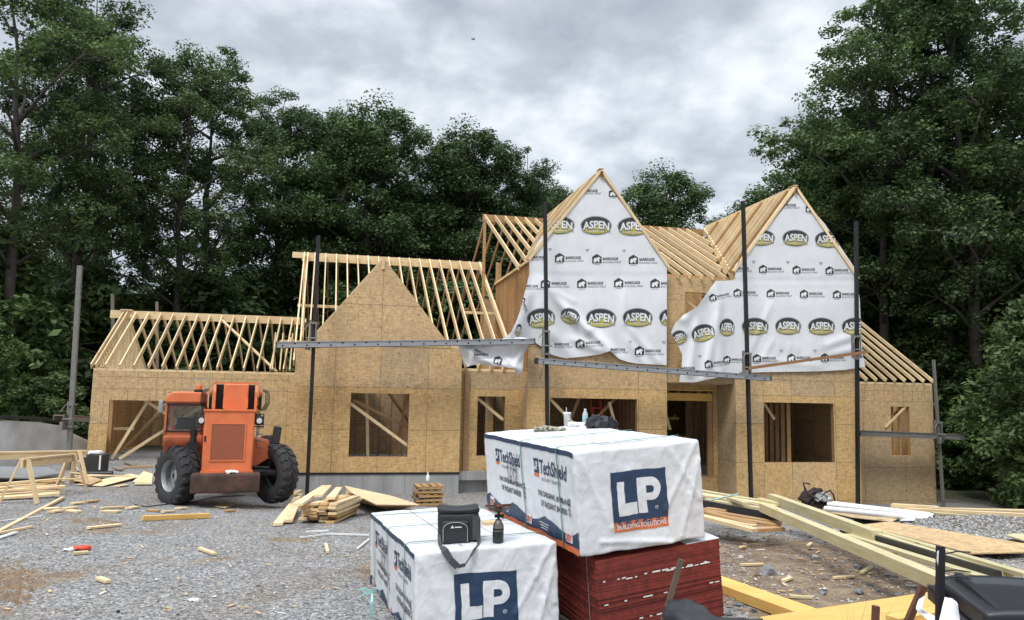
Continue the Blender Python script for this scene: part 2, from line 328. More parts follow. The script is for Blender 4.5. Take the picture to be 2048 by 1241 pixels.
# ---------------------------------------------------------------- ground
def make_ground():
    xs = np.concatenate([[-500, -300, -180, -110, -75, -55, -42, -33], np.arange(-27, -12, 1.0), np.arange(-12, 14, .22), np.arange(14, 30, 1.0), [33, 42, 55, 75, 110, 180, 300, 500]])
    ys = np.concatenate([[-60, -30, -12], np.arange(-5, 4, 1.0), np.arange(4, 16, .16), np.arange(16, 34, .6), [36, 40, 45, 52, 60, 75, 95, 130, 200, 320, 600]])
    vs = [(x, y, G(x, y)) for y in ys for x in xs]; nx = len(xs)
    fs = [(j * nx + i, j * nx + i + 1, (j + 1) * nx + i + 1, (j + 1) * nx + i) for j in range(len(ys) - 1) for i in range(nx - 1)]
    m_, Nn, Ll, b = mk('crushed_stone_and_dirt'); v = mapped(Nn, Ll)
    def vor(scale, vec=v):
        vo = Nn.new('ShaderNodeTexVoronoi'); vo.inputs['Scale'].default_value = scale; Ll.new(vec, vo.inputs['Vector']); return vo
    v1 = vor(30); v2 = vor(62); sp = Nn.new('ShaderNodeSeparateColor'); Ll.new(v1.outputs['Color'], sp.inputs[0])
    sp2 = Nn.new('ShaderNodeSeparateColor'); Ll.new(v2.outputs['Color'], sp2.inputs[0])
    g1 = ramp(Nn, Ll, sp.outputs[0], [(0, (.08, .079, .078)), (.4, (.2, .2, .2)), (.75, (.33, .328, .322)), (1, (.52, .515, .5))])
    g2 = ramp(Nn, Ll, sp2.outputs[1], [(0, (.1, .1, .1)), (.5, (.23, .229, .228)), (1, (.42, .415, .405))])
    gr = mixc(Nn, Ll, .4, g1, g2)
    edge = ramp(Nn, Ll, v1.outputs['Distance'], [(.45, (1, 1, 1)), (.8, (.45, .45, .45))]); gr = mixc(Nn, Ll, .7, gr, edge, 'MULTIPLY')
    tint = ramp(Nn, Ll, nz(Nn, Ll, v, .7, 7, .68), [(.36, (1, 1, 1.01)), (.5, (.97, .95, .91)), (.64, (.84, .76, .66))]); gr = mixc(Nn, Ll, 1, gr, tint, 'MULTIPLY')
    dn = nz(Nn, Ll, v, 5, 8, .65); di = ramp(Nn, Ll, dn, [(.3, (.09, .058, .034)), (.5, (.19, .13, .078)), (.7, (.32, .235, .145))])
    di = mixc(Nn, Ll, ramp(Nn, Ll, sp2.outputs[0], [(.86, (0, 0, 0)), (.9, (.8, .8, .8))]), di, g2)
    # where the dirt shows: right of the bundles and in patches
    s_ = Nn.new('ShaderNodeSeparateXYZ'); Ll.new(v, s_.inputs[0])
    def mm(op, a, b_, c_=None):
        n = Nn.new('ShaderNodeMath'); n.operation = op
        for i, q in enumerate((a, b_)):
            if isinstance(q, (int, float)): n.inputs[i].default_value = q
            else: Ll.new(q, n.inputs[i])
        return n.outputs[0]
    def blob(cx_, cy_, rx, ry, k=1.0):
        a = mm('DIVIDE', mm('SUBTRACT', s_.outputs[0], cx_), rx); c = mm('DIVIDE', mm('SUBTRACT', s_.outputs[1], cy_), ry)
        return mm('MULTIPLY', mm('SUBTRACT', 1.0, mm('ADD', mm('MULTIPLY', a, a), mm('MULTIPLY', c, c))), k)
    mask = blob(4.2, 9.0, 2.9, 4.2, 1.6)
    for bb in ((-5.3, 8.6, .75, .8), (-4.9, 7.1, .5, .35), (-6.9, 12.6, .7, .5), (-3.0, 11.2, .5, .3), (-5.6, 11.6, .9, .35, .7), (-4.2, 9.6, .8, .4, .6), (-1.5, 9.3, .5, .6), (12.5, 11.5, 4, 2.3), (7, 15.5, 2.0, 1.5), (.2, 15.8, 3.0, 1.0)):
        mask = mm('MAXIMUM', mask, blob(*bb))
    nn = mm('MULTIPLY', mm('SUBTRACT', nz(Nn, Ll, v, 1.7, 8, .7), .5), 4.2)
    fac = ramp(Nn, Ll, mm('ADD', mask, nn), [(.38, (0, 0, 0)), (.75, (1, 1, 1))])
    c = mixc(Nn, Ll, fac, gr, di)
    # forest floor far away
    ff = ramp(Nn, Ll, nz(Nn, Ll, v, 1.2, 6), [(.4, (.03, .045, .015)), (.6, (.06, .055, .03))])
    d2 = mm('ADD', mm('MULTIPLY', mm('SUBTRACT', s_.outputs[1], 29.0), .35), mm('MULTIPLY', nn, .3))
    mr = Nn.new('ShaderNodeMapRange'); Ll.new(d2, mr.inputs[0]); mr.inputs[1].default_value = 0; mr.inputs[2].default_value = .6
    c = mixc(Nn, Ll, mr.outputs[0], c, ff)
    Ll.new(c, b.inputs['Base Color']); b.inputs['Roughness'].default_value = .9
    hh = mm('ADD', mm('MULTIPLY', v1.outputs['Distance'], -.6), mm('MULTIPLY', dn, .5)); bump(Nn, Ll, b, hh, .8, .03)
    mb = MB(); mb.v = vs; mb.f = fs; mb.m = [0] * len(fs)
    o = mb.build('ground', m_, smooth='all', fix=False); tag(o, kind='structure')
    return m_
make_ground()
M['stone'] = plain('crushed_stone', (.27, .27, .268), .85, 0, .45, 9, .3, .01, .1)
def stones(name, pts, mat, label, mats2=None):
    """loose stones as small broken polyhedra"""
    base = np.array([(1, 0, 0), (-1, 0, 0), (0, 1, 0), (0, -1, 0), (0, 0, 1), (0, 0, -1)], float)
    F_ = [(0, 2, 4), (2, 1, 4), (1, 3, 4), (3, 0, 4), (2, 0, 5), (1, 2, 5), (3, 1, 5), (0, 3, 5)]
    V = []; Fc = []; mi = []
    for k, (x, y, s) in enumerate(pts):
        q = base * (s * rng.uniform(.55, 1.25, (6, 1))) * np.array([1, .8, .6]); a = rng.uniform(0, 6.28); ca, sa = math.cos(a), math.sin(a)
        tl = rng.uniform(-.6, .6)
        q = q @ np.array([[ca, sa, 0], [-sa, ca, 0], [0, 0, 1]]).T @ np.array([[1, 0, 0], [0, math.cos(tl), -math.sin(tl)], [0, math.sin(tl), math.cos(tl)]]).T
        q += (x, y, G(x, y) + s * .15); V += q.tolist(); Fc += [tuple(i + 6 * k for i in f) for f in F_]; mi += [int(rng.integers(0, len(mat)))] * 8
    mb = MB(); mb.v = V; mb.f = Fc; mb.m = mi
    o = mb.build(name, mat, fix=False); tag(o, label, None, kind='stuff'); o['category'] = 'gravel'; return o
st1 = plain('light_stone', (.46, .455, .44), .85, 0, .2, 9, 0); st2 = plain('dark_stone', (.13, .13, .13), .85, 0, .3, 9, 0); st3 = plain('brown_stone', (.22, .17, .12), .85, 0, .3, 9, 0)
pts = []
for i in range(14000):
    d = 5.6 + 13 * rng.random() ** 1.6; px = rng.uniform(-60, 1500); x = (px - 1024) / 1500 * d
    pts.append((x, d, rng.uniform(.009, .021)))
stones('gravel', pts, [M['stone'], st1, st2, M['stone']], 'loose grey crushed stone lying all over the yard')
pts = []
for i in range(3800):
    x = rng.uniform(1.9, 7.5); y = rng.uniform(6.2, 14); s = rng.uniform(.012, .028) if rng.random() < .93 else rng.uniform(.03, .06)
    if noise.noise(Vector((x * .9, y * .9, 5))) > -.12: pts.append((x, y, s))
for i in range(5500):
    x = rng.normal(8.4, 1.3); y = rng.normal(13.2, .55); pts.append((x, y, rng.uniform(.015, .03)))
stones('rubble', pts, [M['stone'], st1, st2, st3], 'mixed stone rubble over the brown dirt and the gravel heap')
# wood chips and torn bits
chip = plain('wood_chips', (.55, .4, .22), .8, 0, .3, 20, 0); chipw = plain('pale_scraps', (.75, .73, .68), .6, 0, .1, 20, 0)
mb = MB()
for i in range(150):
    r_ = rng.random()
    if r_ < .4: p = gp(rng.uniform(60, 960), rng.uniform(1000, 1085))
    elif r_ < .75: p = gp(rng.uniform(1440, 1900), rng.uniform(1075, 1200))
    else: p = gp(rng.uniform(0, 740), rng.uniform(1090, 1240))
    a = rng.uniform(0, 3.14); l_ = rng.uniform(.012, .05) * (1 if p.y < 10 else 1.4); wd = rng.uniform(.008, .03)
    d = Vector((math.cos(a), math.sin(a), rng.uniform(-.15, .15))) * l_
    c_ = p + Vector((0, 0, .014)); mb.beam(c_ - d, c_ + d, wd, .006, 0 if rng.random() < .8 else 1)
o = mb.build('wood_chips', [chip, chipw]); tag(o, 'splinters and wood chips strewn over the gravel and dirt', 'debris', kind='stuff')
# ---------------------------------------------------------------- trees
def branchy(seed, H, trunk_frac, rad, lobes, rt, lean=.03, clump_r=1.0, n_leaf=70, leaf=.2, clumps=16, low=0.0, top_pow=1.0):
    rr = np.random.default_rng(seed); mb = MB()
    # trunk
    pts = []; x = y = 0.0
    for i in range(9):
        t = i / 8; pts.append((x, y, H * .86 * t)); x += rr.normal(0, .18) + lean * H / 8; y += rr.normal(0, .18)
    rads = [rt * (1 - .86 * (i / 8)) * (1.35 if i == 0 else 1) for i in range(9)]
    mb.tube(pts, rads, 8); P = [Vector(p) for p in pts]
    def trunk_at(z):
        t = max(0, min(7.99, z / (H * .86) * 8)); i = int(t); return P[i].lerp(P[i + 1], t - i)
    cl = []
    for k in range(lobes):
        t = (k + .5) / lobes; z = H * (trunk_frac + (1 - trunk_frac) * (t ** top_pow) * .93)
        env = math.sin(math.pi * min(1, .12 + .86 * t ** .85)) ** .6 * rad * rr.uniform(.5, 1.0)
        a = k * 2.399 + rr.uniform(-.5, .5); c0 = trunk_at(z - env * .3)
        if t > .93: env *= .15
        c = Vector((c0.x + env * math.cos(a) * .78, c0.y + env * math.sin(a) * .78, z))
        st = trunk_at(max(H * trunk_frac * .8, z - env * rr.uniform(.5, .9)))
        mid = st.lerp(c, .5) + Vector((rr.normal(0, .2), rr.normal(0, .2), rr.normal(.1, .2)))
        mb.tube([st, st.lerp(mid, .5), mid, c], [rt * .34, rt * .26, rt * .2, rt * .08], 5)
        lr = rad * rr.uniform(.3, .46)
        for j in range(clumps):
            v = rr.normal(0, 1, 3); v /= np.linalg.norm(v); v[2] = abs(v[2]) * .9 - .25 if rr.random() < .75 else v[2]
            q = c + Vector(v * lr * rr.uniform(.55, 1.12) * np.array([1, 1, .88])); cl.append((q, clump_r * rr.uniform(.55, 1.15)))
            if j % 3 == 0: mb.tube([c.lerp(mid, .2), c.lerp(q, .55) + Vector((0, 0, .08)), q], [rt * .09, rt * .06, .012], 4)
    # leaves
    nl = len(cl) * n_leaf
    cen = np.repeat(np.array([q[:] for q, _ in cl]), n_leaf, 0); rad_ = np.repeat(np.array([r_ for _, r_ in cl]), n_leaf)
    d = rr.normal(0, 1, (nl, 3)); d /= np.linalg.norm(d, axis=1)[:, None]; rr_ = rr.random(nl) ** .5
    pos = cen + d * (rad_ * rr_)[:, None] * np.array([1, 1, .72])
    nrm = rr.normal(0, .55, (nl, 3)) + np.array([0, 0, 1]) + d * .7; nrm /= np.linalg.norm(nrm, axis=1)[:, None]
    t1 = np.cross(nrm, rr.normal(0, 1, (nl, 3))); t1 /= np.linalg.norm(t1, axis=1)[:, None]; t2 = np.cross(nrm, t1)
    s = leaf * rr.uniform(.6, 1.25, nl)[:, None]
    v4 = np.stack([pos - t1 * s, pos + t2 * s * .5, pos + t1 * s, pos - t2 * s * .5], 1).reshape(-1, 3)
    me = bpy.data.meshes.new('crown'); me.vertices.add(nl * 4); me.vertices.foreach_set('co', v4.ravel().astype(np.float32))
    me.loops.add(nl * 4); me.loops.foreach_set('vertex_index', np.arange(nl * 4, dtype=np.int32))
    me.polygons.add(nl); me.polygons.foreach_set('loop_start', np.arange(0, nl * 4, 4, dtype=np.int32)); me.update(calc_edges=True); me.validate()
    tm = bpy.data.meshes.new('trunk'); tm.from_pydata(mb.v, [], mb.f); tm.materials.append(M['bark']); tm.polygons.foreach_set('use_smooth', [True] * len(tm.polygons)); tm.update()
    return tm, me
def leafmesh(me, mat):
    c = me.copy(); c.materials.clear(); c.materials.append(mat); return c
PR = {}
def proto(key, mat, *a, **k):
    t, c = branchy(*a, **k); c.materials.append(M[mat]); PR[key] = (t, c, a[1])
proto('tallA', 'leafA', 1, 22, .42, 5.2, 18, .34, n_leaf=125, clump_r=.66, clumps=22, leaf=.095)
proto('tallB', 'leafA', 2, 22, .34, 5.0, 20, .32, n_leaf=125, clump_r=.66, clumps=22, leaf=.095)
proto('broad', 'leafA', 3, 20, .2, 5.6, 30, .38, n_leaf=130, clump_r=.85, clumps=20, leaf=.11)
proto('airy', 'leafB', 4, 23, .36, 5.2, 20, .26, n_leaf=105, clump_r=.6, clumps=20, leaf=.09)
proto('bushlight', 'leafC', 9, 5, .05, 2.3, 15, .07, n_leaf=85, clump_r=.55, clumps=13, leaf=.12)
proto('maple', 'leafC', 5, 10, .12, 3.6, 26, .16, n_leaf=80, clump_r=.62, clumps=16, leaf=.13)
proto('bush', 'leafB', 6, 5, .05, 2.3, 15, .07, n_leaf=80, clump_r=.6, clumps=12, leaf=.14)
proto('bushdark', 'leafA', 8, 6, .05, 2.8, 18, .08, n_leaf=74, clump_r=.7, clumps=12, leaf=.17)
def tree(key, px, Y, top, label, group=None, name='deciduous_tree', cat='tree', rot=None, wide=1.0, height=None):
    x = (px - 1024) / 1500 * Y; t, c, H0 = PR[key]; z0 = G(x, Y) - .1
    Ht = height or ((781 + .02 * (px - 1024) - top) / 1500 * Y + EYE - z0)
    s = Ht / H0; o = empty(name, (x, Y, z0), (0, 0, random.uniform(0, 6.28) if rot is None else rot), label, cat, group)
    o.scale = (s * wide, s * wide, s)
    for nm, me in (('trunk', t), ('crown', c)):
        q = bpy.data.objects.new(nm, me); COL.objects.link(q); q.parent = o
    return o
MT = [
 ('airy', 15, 31, -190, 'tallest tree at the far left, its crown cut off by the photo edge'), ('tallA', 120, 36, -60, 'tall dark tree with bare lower trunk, second from the left edge'),
 ('tallB', 205, 44, 60, 'dark tree with thin top between the far-left tree and the lacy tree'), ('airy', 345, 38, 78, 'tall lacy tree with bare forked trunk above the low garage roof'),
 ('tallA', 425, 43, 95, 'slim high-crowned tree just right of the lacy tree'), ('tallB', 545, 46, 150, 'dark tree with spreading top over the left end of the middle roof'),
 ('broad', 655, 50, 215, 'lower dark tree in the dip over the plywood gable'), ('broad', 735, 46, 195, 'round-topped dark tree above the middle roof ridge'),
 ('tallB', 850, 52, 262, 'dark tree behind the left end of the back ridge frame'), ('broad', 935, 48, 245, 'full round dark tree left of the tall wrapped gable'),
 ('tallA', 1040, 50, 300, 'dark tree next to the left wrapped gable, leafy to its right edge'), ('broad', 1075, 56, 395, 'small dark tree peeking out beside the left wrapped gable'),
 ('broad', 1330, 50, 332, 'single round tree in the sky gap between the two wrapped gables'), ('tallB', 1478, 58, 440, 'low tree top showing behind the valley of the right gable'),
 ('tallB', 1600, 50, 300, 'dark tree directly left of the peak of the right gable'), ('tallB', 1655, 44, 215, 'tall dark tree rising behind the peak of the right gable'),
 ('airy', 1770, 36, -40, 'tall feathery tree right of the right gable, first of the high ones'), ('airy', 1885, 35, -170, 'very tall lacy tree reaching out of the photo above the right wing'),
 ('tallB', 1985, 33, -110, 'dense tall tree near the right edge of the photo'), ('broad', 1700, 41, 190, 'dark tree filling the space right of the right gable slope'),
 ('broad', 1850, 39, 180, 'dark tree behind the feathery trees above the right wing'),
 ('maple', 1800, 41, 500, 'light green maple behind the sloping rafters of the right wing'), ('maple', 2070, 33, 600, 'light green maple beside the right end of the house'),
 ('maple', 1950, 37, 440, 'pale leafy tree reaching towards the thin right scaffold pole'), ('maple', 2120, 22, 560, 'light green tree cut by the right edge of the photo'),
 ('broad', 1800, 40, 455, 'low dark tree above the ridge of the right wing'), ('broad', 1905, 39, 400, 'dense dark tree behind the thin leaning pole'), ('broad', 2010, 38, 330, 'dense dark tree low at the right edge'), ('broad', 2070, 36, 120, 'broad dark tree closing the right edge of the photo'), ('maple', 1880, 36, 560, 'green maple spray just above the end of the right wing'),
 ('maple', -60, 27, 590, 'small light green tree at the left edge above the concrete wall'), ('maple', 75, 31, 700, 'young green tree behind the concrete wall'),
]
for k, px, Y, top, lab in MT: tree(k, px, Y, top, lab, wide=1.12 if k in ('broad', 'airy') else 1.0)
kk = ['tallB', 'broad', 'tallA', 'broad']
for i, px in enumerate(range(-260, 2400, 78)):
    if px < 1110: top = (570 if 150 < px < 620 else 470 if px < 620 else 400) + 40 * math.sin(px)
    elif px < 1500: top = 478
    else: top = 400
    Y = 60 + (i * 7 % 5) * 3.5
    tree(kk[i % 4], px + random.uniform(-20, 20), Y, top, 'deep shaded tree inside the wood behind the house', 'trees deep in the wood', wide=1.15)
for i, px in enumerate(range(-330, 2480, 62)):
    if i % 3 == 2: Y = 47
    elif i % 3: Y = 41
    else: Y = 52
    tree('bushdark' if i % 4 else 'bush', px + random.uniform(-20, 20), Y, 0, 'leafy bush of the undergrowth at the edge of the wood', 'bushes under the trees', 'bush', 'bush', wide=1.25, height=random.uniform(5.5, 9.5))
for px, Y, h, lab in ((40, 29.5, 2.6, 'round green bush behind the left end of the concrete wall'), (150, 30, 2.9, 'green bush between the concrete wall and the garage corner'), (1925, 33.5, 3.6, 'bush at the foot of the thin pole beside the right wing'),
                      (2055, 29, 4.4, 'fresh green bush right of the house end'), (2120, 27, 6, 'taller green bush near the right edge of the photo'), (1960, 35, 7, 'green bush high behind the end of the right wing'), (-20, 33, 8.5, 'dark green bush rising behind the small left tree'), (110, 36, 8, 'dark leafy bush left of the grey scaffold pole')):
    tree('bushlight' if px > 1800 else 'bush', px, Y, 0, lab, None, 'bush', 'bush', height=h)
# ---------------------------------------------------------------- text and prints
_tc = {}
def text2d(s, off=0.0):
    k = (s, off)
    if k in _tc: return _tc[k]
    cu = bpy.data.curves.new('t', 'FONT'); cu.body = s; cu.size = 1; cu.align_x = 'CENTER'; cu.align_y = 'CENTER'; cu.offset = off; cu.resolution_u = 3
    o = bpy.data.objects.new('t', cu); COL.objects.link(o); dg = bpy.context.evaluated_depsgraph_get(); me = o.evaluated_get(dg).to_mesh()
    me.calc_loop_triangles(); v = [(p.co.x, p.co.y) for p in me.vertices]; t = [tuple(x.vertices) for x in me.loop_triangles]
    xs = [p[0] for p in v]; ys = [p[1] for p in v]; cx_, cy_ = (min(xs) + max(xs)) / 2, (min(ys) + max(ys)) / 2; W = max(xs) - min(xs); H = max(ys) - min(ys)
    v = [((a - cx_) / W, (b - cy_) / H) for a, b in v]           # unit box, centred
    bpy.data.objects.remove(o); bpy.data.curves.remove(cu); _tc[k] = (v, t); return _tc[k]
def poly2d(pts):
    r_ = delaunay_2d_cdt([Vector(p) for p in pts], [], [list(range(len(pts)))], 1, 1e-6)
    return [(p.x, p.y) for p in r_[0]], [tuple(f) for f in r_[2]]
def ell2d(rx=.5, ry=.5, n=28): return poly2d([(rx * math.cos(6.2832 * i / n), ry * math.sin(6.2832 * i / n)) for i in range(n)])
def rect2d(x0, y0, x1, y1): return [(x0, y0), (x1, y0), (x1, y1), (x0, y1)], [(0, 1, 2), (0, 2, 3)]
def inside(poly, x, y):
    c = False; n = len(poly); j = n - 1
    for i in range(n):
        xi, yi = poly[i]; xj, yj = poly[j]
        if (yi > y) != (yj > y) and x < (xj - xi) * (y - yi) / (yj - yi) + xi: c = not c
        j = i
    return c
def put(mb, shape, aff, mapf, layer, mi, lim, clip=None):
    """aff: 2D shape -> surface coordinates; mapf(a, b, layer) -> 3D; triangles are split until they follow the cloth"""
    v, t = shape; P = [aff(a, b) for a, b in v]; tris = [(P[a], P[b], P[c]) for a, b, c in t]; out = []
    while tris:
        a, b, c = tris.pop(); d = [(a, b, c), (b, c, a), (c, a, b)]
        L_ = [math.dist(x[0], x[1]) for x in d]; k = max(range(3), key=lambda i: L_[i])
        if L_[k] > lim:
            p, q, r_ = d[k]; m_ = ((p[0] + q[0]) / 2, (p[1] + q[1]) / 2); tris += [(p, m_, r_), (m_, q, r_)]
        else: out.append((a, b, c))
    ix = {}; vs = []; fs = []
    for tr in out:
        if clip and not inside(clip, sum(p[0] for p in tr) / 3, sum(p[1] for p in tr) / 3): continue
        f = []
        for p in tr:
            key = (round(p[0], 5), round(p[1], 5))
            if key not in ix: ix[key] = len(vs); vs.append(mapf(p[0], p[1], layer))
            f.append(ix[key])
        if len(set(f)) == 3: fs.append(tuple(f))
    if fs: mb.add(vs, fs, mi)
# ---------------------------------------------------------------- the house
HU, HVV = 6.0, 22.0
hp = HW(HU, HVV); house = empty('house_under_construction', (hp.x, hp.y, 0), (0, 0, YAW), 'unfinished wooden house of strand board walls, open rafters and flapping white wrap', 'house')
def h(u, v, z): return Vector((u - HU, v - HVV, z))
def clip_poly(poly, x0, x1, z0, z1):
    for ax, val, sg in ((0, x0, 1), (0, x1, -1), (1, z0, 1), (1, z1, -1)):
        out = []
        for i in range(len(poly)):
            a, b = poly[i - 1], poly[i]; da, db = (a[ax] - val) * sg, (b[ax] - val) * sg
            if (da >= 0) != (db >= 0): t = da / (da - db); out.append((a[0] + (b[0] - a[0]) * t, a[1] + (b[1] - a[1]) * t))
            if db >= 0: out.append(b)
        poly = out
        if len(poly) < 3: return []
    return poly
def osb_wall(poly, at, sx, sz, holes=(), axis='u', tone=None, parent=None, label=None, t=.014, extra=(), name='wall'):
    """poly in (u,z); sheets split on the seams sx, sz; at = v of the outer face (or u for axis 'v')"""
    us = [p[0] for p in poly]; zs = [p[1] for p in poly]
    X = sorted(set([min(us), max(us)] + [s for s in sx if min(us) < s < max(us)] + [q for ho in holes for q in (ho[0], ho[1])]))
    Z = sorted(set([min(zs), max(zs)] + [s for s in sz if min(zs) < s < max(zs)] + [q for ho in holes for q in (ho[2], ho[3])]))
    mb = MB(); rr = random.Random(len(poly) * 100 + int(at * 10)); tones = {}
    def pt(a, b, d): return h(a, at + d, b) if axis == 'u' else h(at + d, a, b)
    for i in range(len(X) - 1):
        for j in range(len(Z) - 1):
            cx_, cz_ = (X[i] + X[i + 1]) / 2, (Z[j] + Z[j + 1]) / 2
            if any(ho[0] < cx_ < ho[1] and ho[2] < cz_ < ho[3] for ho in holes): continue
            q = clip_poly(list(poly), X[i], X[i + 1], Z[j], Z[j + 1])
            if len(q) < 3: continue
            key = (sum(1 for s in sx if s < cx_), sum(1 for s in sz if s < cz_))
            if key not in tones: tones[key] = (tone(key, cz_, rr) if tone else rr.choice((0, 0, 1, 2)))
            n = len(q); vs = [pt(a, b, 0) for a, b in q] + [pt(a, b, t) for a, b in q]
            mb.add(vs, [tuple(range(n)), tuple(range(2 * n - 1, n - 1, -1))] + [(a, a + n, (a + 1) % n + n, (a + 1) % n) for a in range(n)], tones[key])
            for a in range(n):
                p0, p1 = q[a], q[(a + 1) % n]
                for ax, S in ((0, sx), (1, sz)):
                    if abs(p0[ax] - p1[ax]) < 1e-6 and any(abs(p0[ax] - s) < 1e-6 for s in S) and math.dist(p0, p1) > .05:
                        if (ax == 0 and abs(p0[0] - X[i]) < 1e-6) or (ax == 1 and abs(p0[1] - Z[j]) < 1e-6):
                            lo = (min(p0[0], p1[0]), min(p0[1], p1[1])); hi = (max(p0[0], p1[0]), max(p0[1], p1[1])); g_ = .0055
                            if ax == 0: lo = (lo[0] - g_, lo[1]); hi = (hi[0] + g_, hi[1])
                            else: lo = (lo[0], lo[1] - g_); hi = (hi[0], hi[1] + g_)
                            A_ = pt(lo[0], lo[1], -.002); B_ = pt(hi[0], hi[1], .004); mb.box(A_, B_, 3)
    for e_ in extra: mb.box(pt(e_[0], e_[2], -.0025), pt(e_[1], e_[3], .004), 3)
    o = mb.build(name, [M['osb1'], M['osb2'], M['osb3'], M['seam']], parent or house)
    if label: o['label'] = label
    return o
def studs(name, u0, u1, v, z0, z1, sp=.406, mat='inner', axis='u', d=.14, plates=True, slope=None, holes=()):
    """stud wall: plates in one mesh, each stud a piece of its own"""
    pm = MB()
    if plates:
        for zz_ in (z0, z1 - .038):
            if slope and zz_ != z0: continue
            a, b = (h(u0, v, zz_), h(u1, v + d, zz_ + .038)) if axis == 'u' else (h(v, u0, zz_), h(v + d, u1, zz_ + .038)); pm.box(a, b)
    else:
        a, b = (h(u0, v, z0), h(u1, v + d, z0 + .038)) if axis == 'u' else (h(v, u0, z0), h(v + d, u1, z0 + .038)); pm.box(a, b)
    root = pm.build(name, M[mat], house); n = int((u1 - u0) / sp); k = u0
    while k < u1:
        top = z1 - .04 if not slope else min(z1, slope(k))
        if top > z0 + .1 and not any(a < k < b for a, b in holes):
            a, b = (h(k, v + .002, z0 + .04), h(k + .038, v + d - .002, top)) if axis == 'u' else (h(v + .002, k, z0 + .04), h(v + d - .002, k + .038, top))
            s_ = MB(); s_.box(a, b); s_.build('stud', M[mat], root)
        k += sp
    return root
low = lambda k, z, r_: 1 if z < 3.1 and r_.random() < .8 else (0 if r_.random() < .7 else 2)
# foundations
mb = MB()
def fnd(u0, u1, v0, v1, z1): mb.box(h(u0, v0, -1.6), h(u1, v1, z1))
fnd(-1.47, 3.35, 22.43, 22.68, .60); fnd(-1.47, -1.22, 22.69, 30, .60); fnd(3.36, 5.36, 22.83, 23.05, .60); fnd(5.31, 9.77, 22.04, 22.3, .60)
fnd(-8.41, -7.86, 28.03, 28.28, .48); fnd(-4.9, -1.48, 28.03, 28.28, .48); fnd(-8.41, -8.16, 28.29, 34.6, .48); fnd(-8.1, -1.5, 34.4, 34.65, .48)
mb.build('foundation', M['conc'], house)
mb = MB(); mb.box(h(-1.475, 22.405, .602), h(3.365, 22.6, .662)); mb.box(h(3.37, 22.8, .602), h(5.3, 23, .662)); mb.build('sill_plate', M['black'], house)
mb = MB(); mb.box(h(-1.2, 22.6, .40), h(9.7, 30.6, .655)); mb.box(h(9.701, 23.4, -.3), h(12.1, 30.6, .39)); mb.box(h(12.15, 22.1, .40), h(16.5, 30.6, .655)); mb.box(h(-8.1, 28.3, -.5), h(-1.5, 34.4, .12)); mb.build('floor_deck', M['conc'], house)
mb = MB(); mb.box(h(5.35, 22.12, 3.45), h(16.55, 30.6, 3.74)); o = mb.build('upper_floor_deck', M['osb3'], house)
# --- garage
W3 = lambda a, b, c, d: (a, b, c, d)
osb_wall([(-8.43, .49), (-1.48, .49), (-1.48, 3.5), (-8.43, 3.5)], 28, [-6.4, -3.96, -2.05], [1.71, 2.9], [(-7.86, -4.9, .4, 2.5), (-4.45, -2.93, 1.68, 2.70)], tone=lambda k, z, r_: 1 if z < 1.7 else 0,
         extra=[(u_ - .006, u_ + .006, 2.5, 2.9) for u_ in (-7.3, -7.0, -6.6, -6.1, -5.9)] + [(u_ - .006, u_ + .006, 3.3, 3.5) for u_ in (-7.8, -7.4, -7.0, -6.6, -6.1, -5.6, -5.2, -4.6, -4.2, -3.6)] + [(-8.3, -2, 3.29, 3.3), (-8.05, -8.04, 1.9, 3.0)])
osb_wall([(28.05, .49), (34.6, .49), (34.6, 3.5), (28.05, 3.5)], -8.43, [30.4, 32.9], [1.71, 2.9], axis='v', holes=[(29.0, 29.9, 1.3, 2.7)])
osb_wall([(-8.4, .3), (-1.5, .3), (-1.5, 3.5), (-8.4, 3.5)], 34.55, [-6, -3.5], [1.6, 2.8], holes=[(-4.2, -2.6, 1.3, 2.6)])
studs('stud_wall', -8.4, -1.5, 34.35, .5, 3.45); studs('stud_wall', 28.3, 34.3, -8.4, .5, 3.45, .406, 'pine_dark', 'v')
mb = MB()
mb.box(h(-8.43, 28.0, 3.50), h(-1.48, 28.14, 3.575)); mb.box(h(-8.43, 34.46, 3.50), h(-1.48, 34.6, 3.575)); mb.box(h(-8.98, 31.27, 5.56), h(-1.95, 31.33, 5.86)); mb.box(h(-8.62, 31.2, 5.861), h(-8.2, 31.4, 5.90))
rg = mb.build('roof_frame', M['pine'], house); rg['label'] = 'open rafters over the garage'
sl_ = (5.70 - 3.58) / (31.3 - 28.0)
def rafter(u, v0, z0, v1, z1, par, dp=.19, wd=.04, mat='pine', name='rafter'):
    return beam_obj(name, h(u, v0, z0), h(u, v1, z1), wd, dp, M[mat], par, side=(1, 0, 0))
for i in range(15):
    u = -8.05 + i * .447
    rafter(u, 27.96, 3.62, 31.26, 5.74, rg)
    rafter(u + .05, 34.64, 3.62, 31.34, 5.74, rg)
for u, tg in ((-8.50, 0), (-8.36, .0)): rafter(u, 27.96, 3.62, 31.26, 5.74, rg); 
rafter(-8.38, 34.64, 3.62, 31.34, 5.74, rg)
for u in (-2.62, -2.36, -2.02): rafter(u, 27.98, 3.65, 28.6, 5.0, rg, .14)
studs('gable_studs', 28.3, 34.3, -8.40, 3.58, 9, .2, 'pine', 'v', .09, slope=lambda v: 3.48 + sl_ * min(v - 28, 34.6 - v))
beam_obj('brace', h(-4.9, 31.0, 5.62), h(-2.5, 28.4, 3.6), .1, .05, M['pine'], rg)
beam_obj('collar_beam', h(-2.6, 30, 4.75), h(-1.8, 30, 4.75), .04, .2, M['pine'], rg)
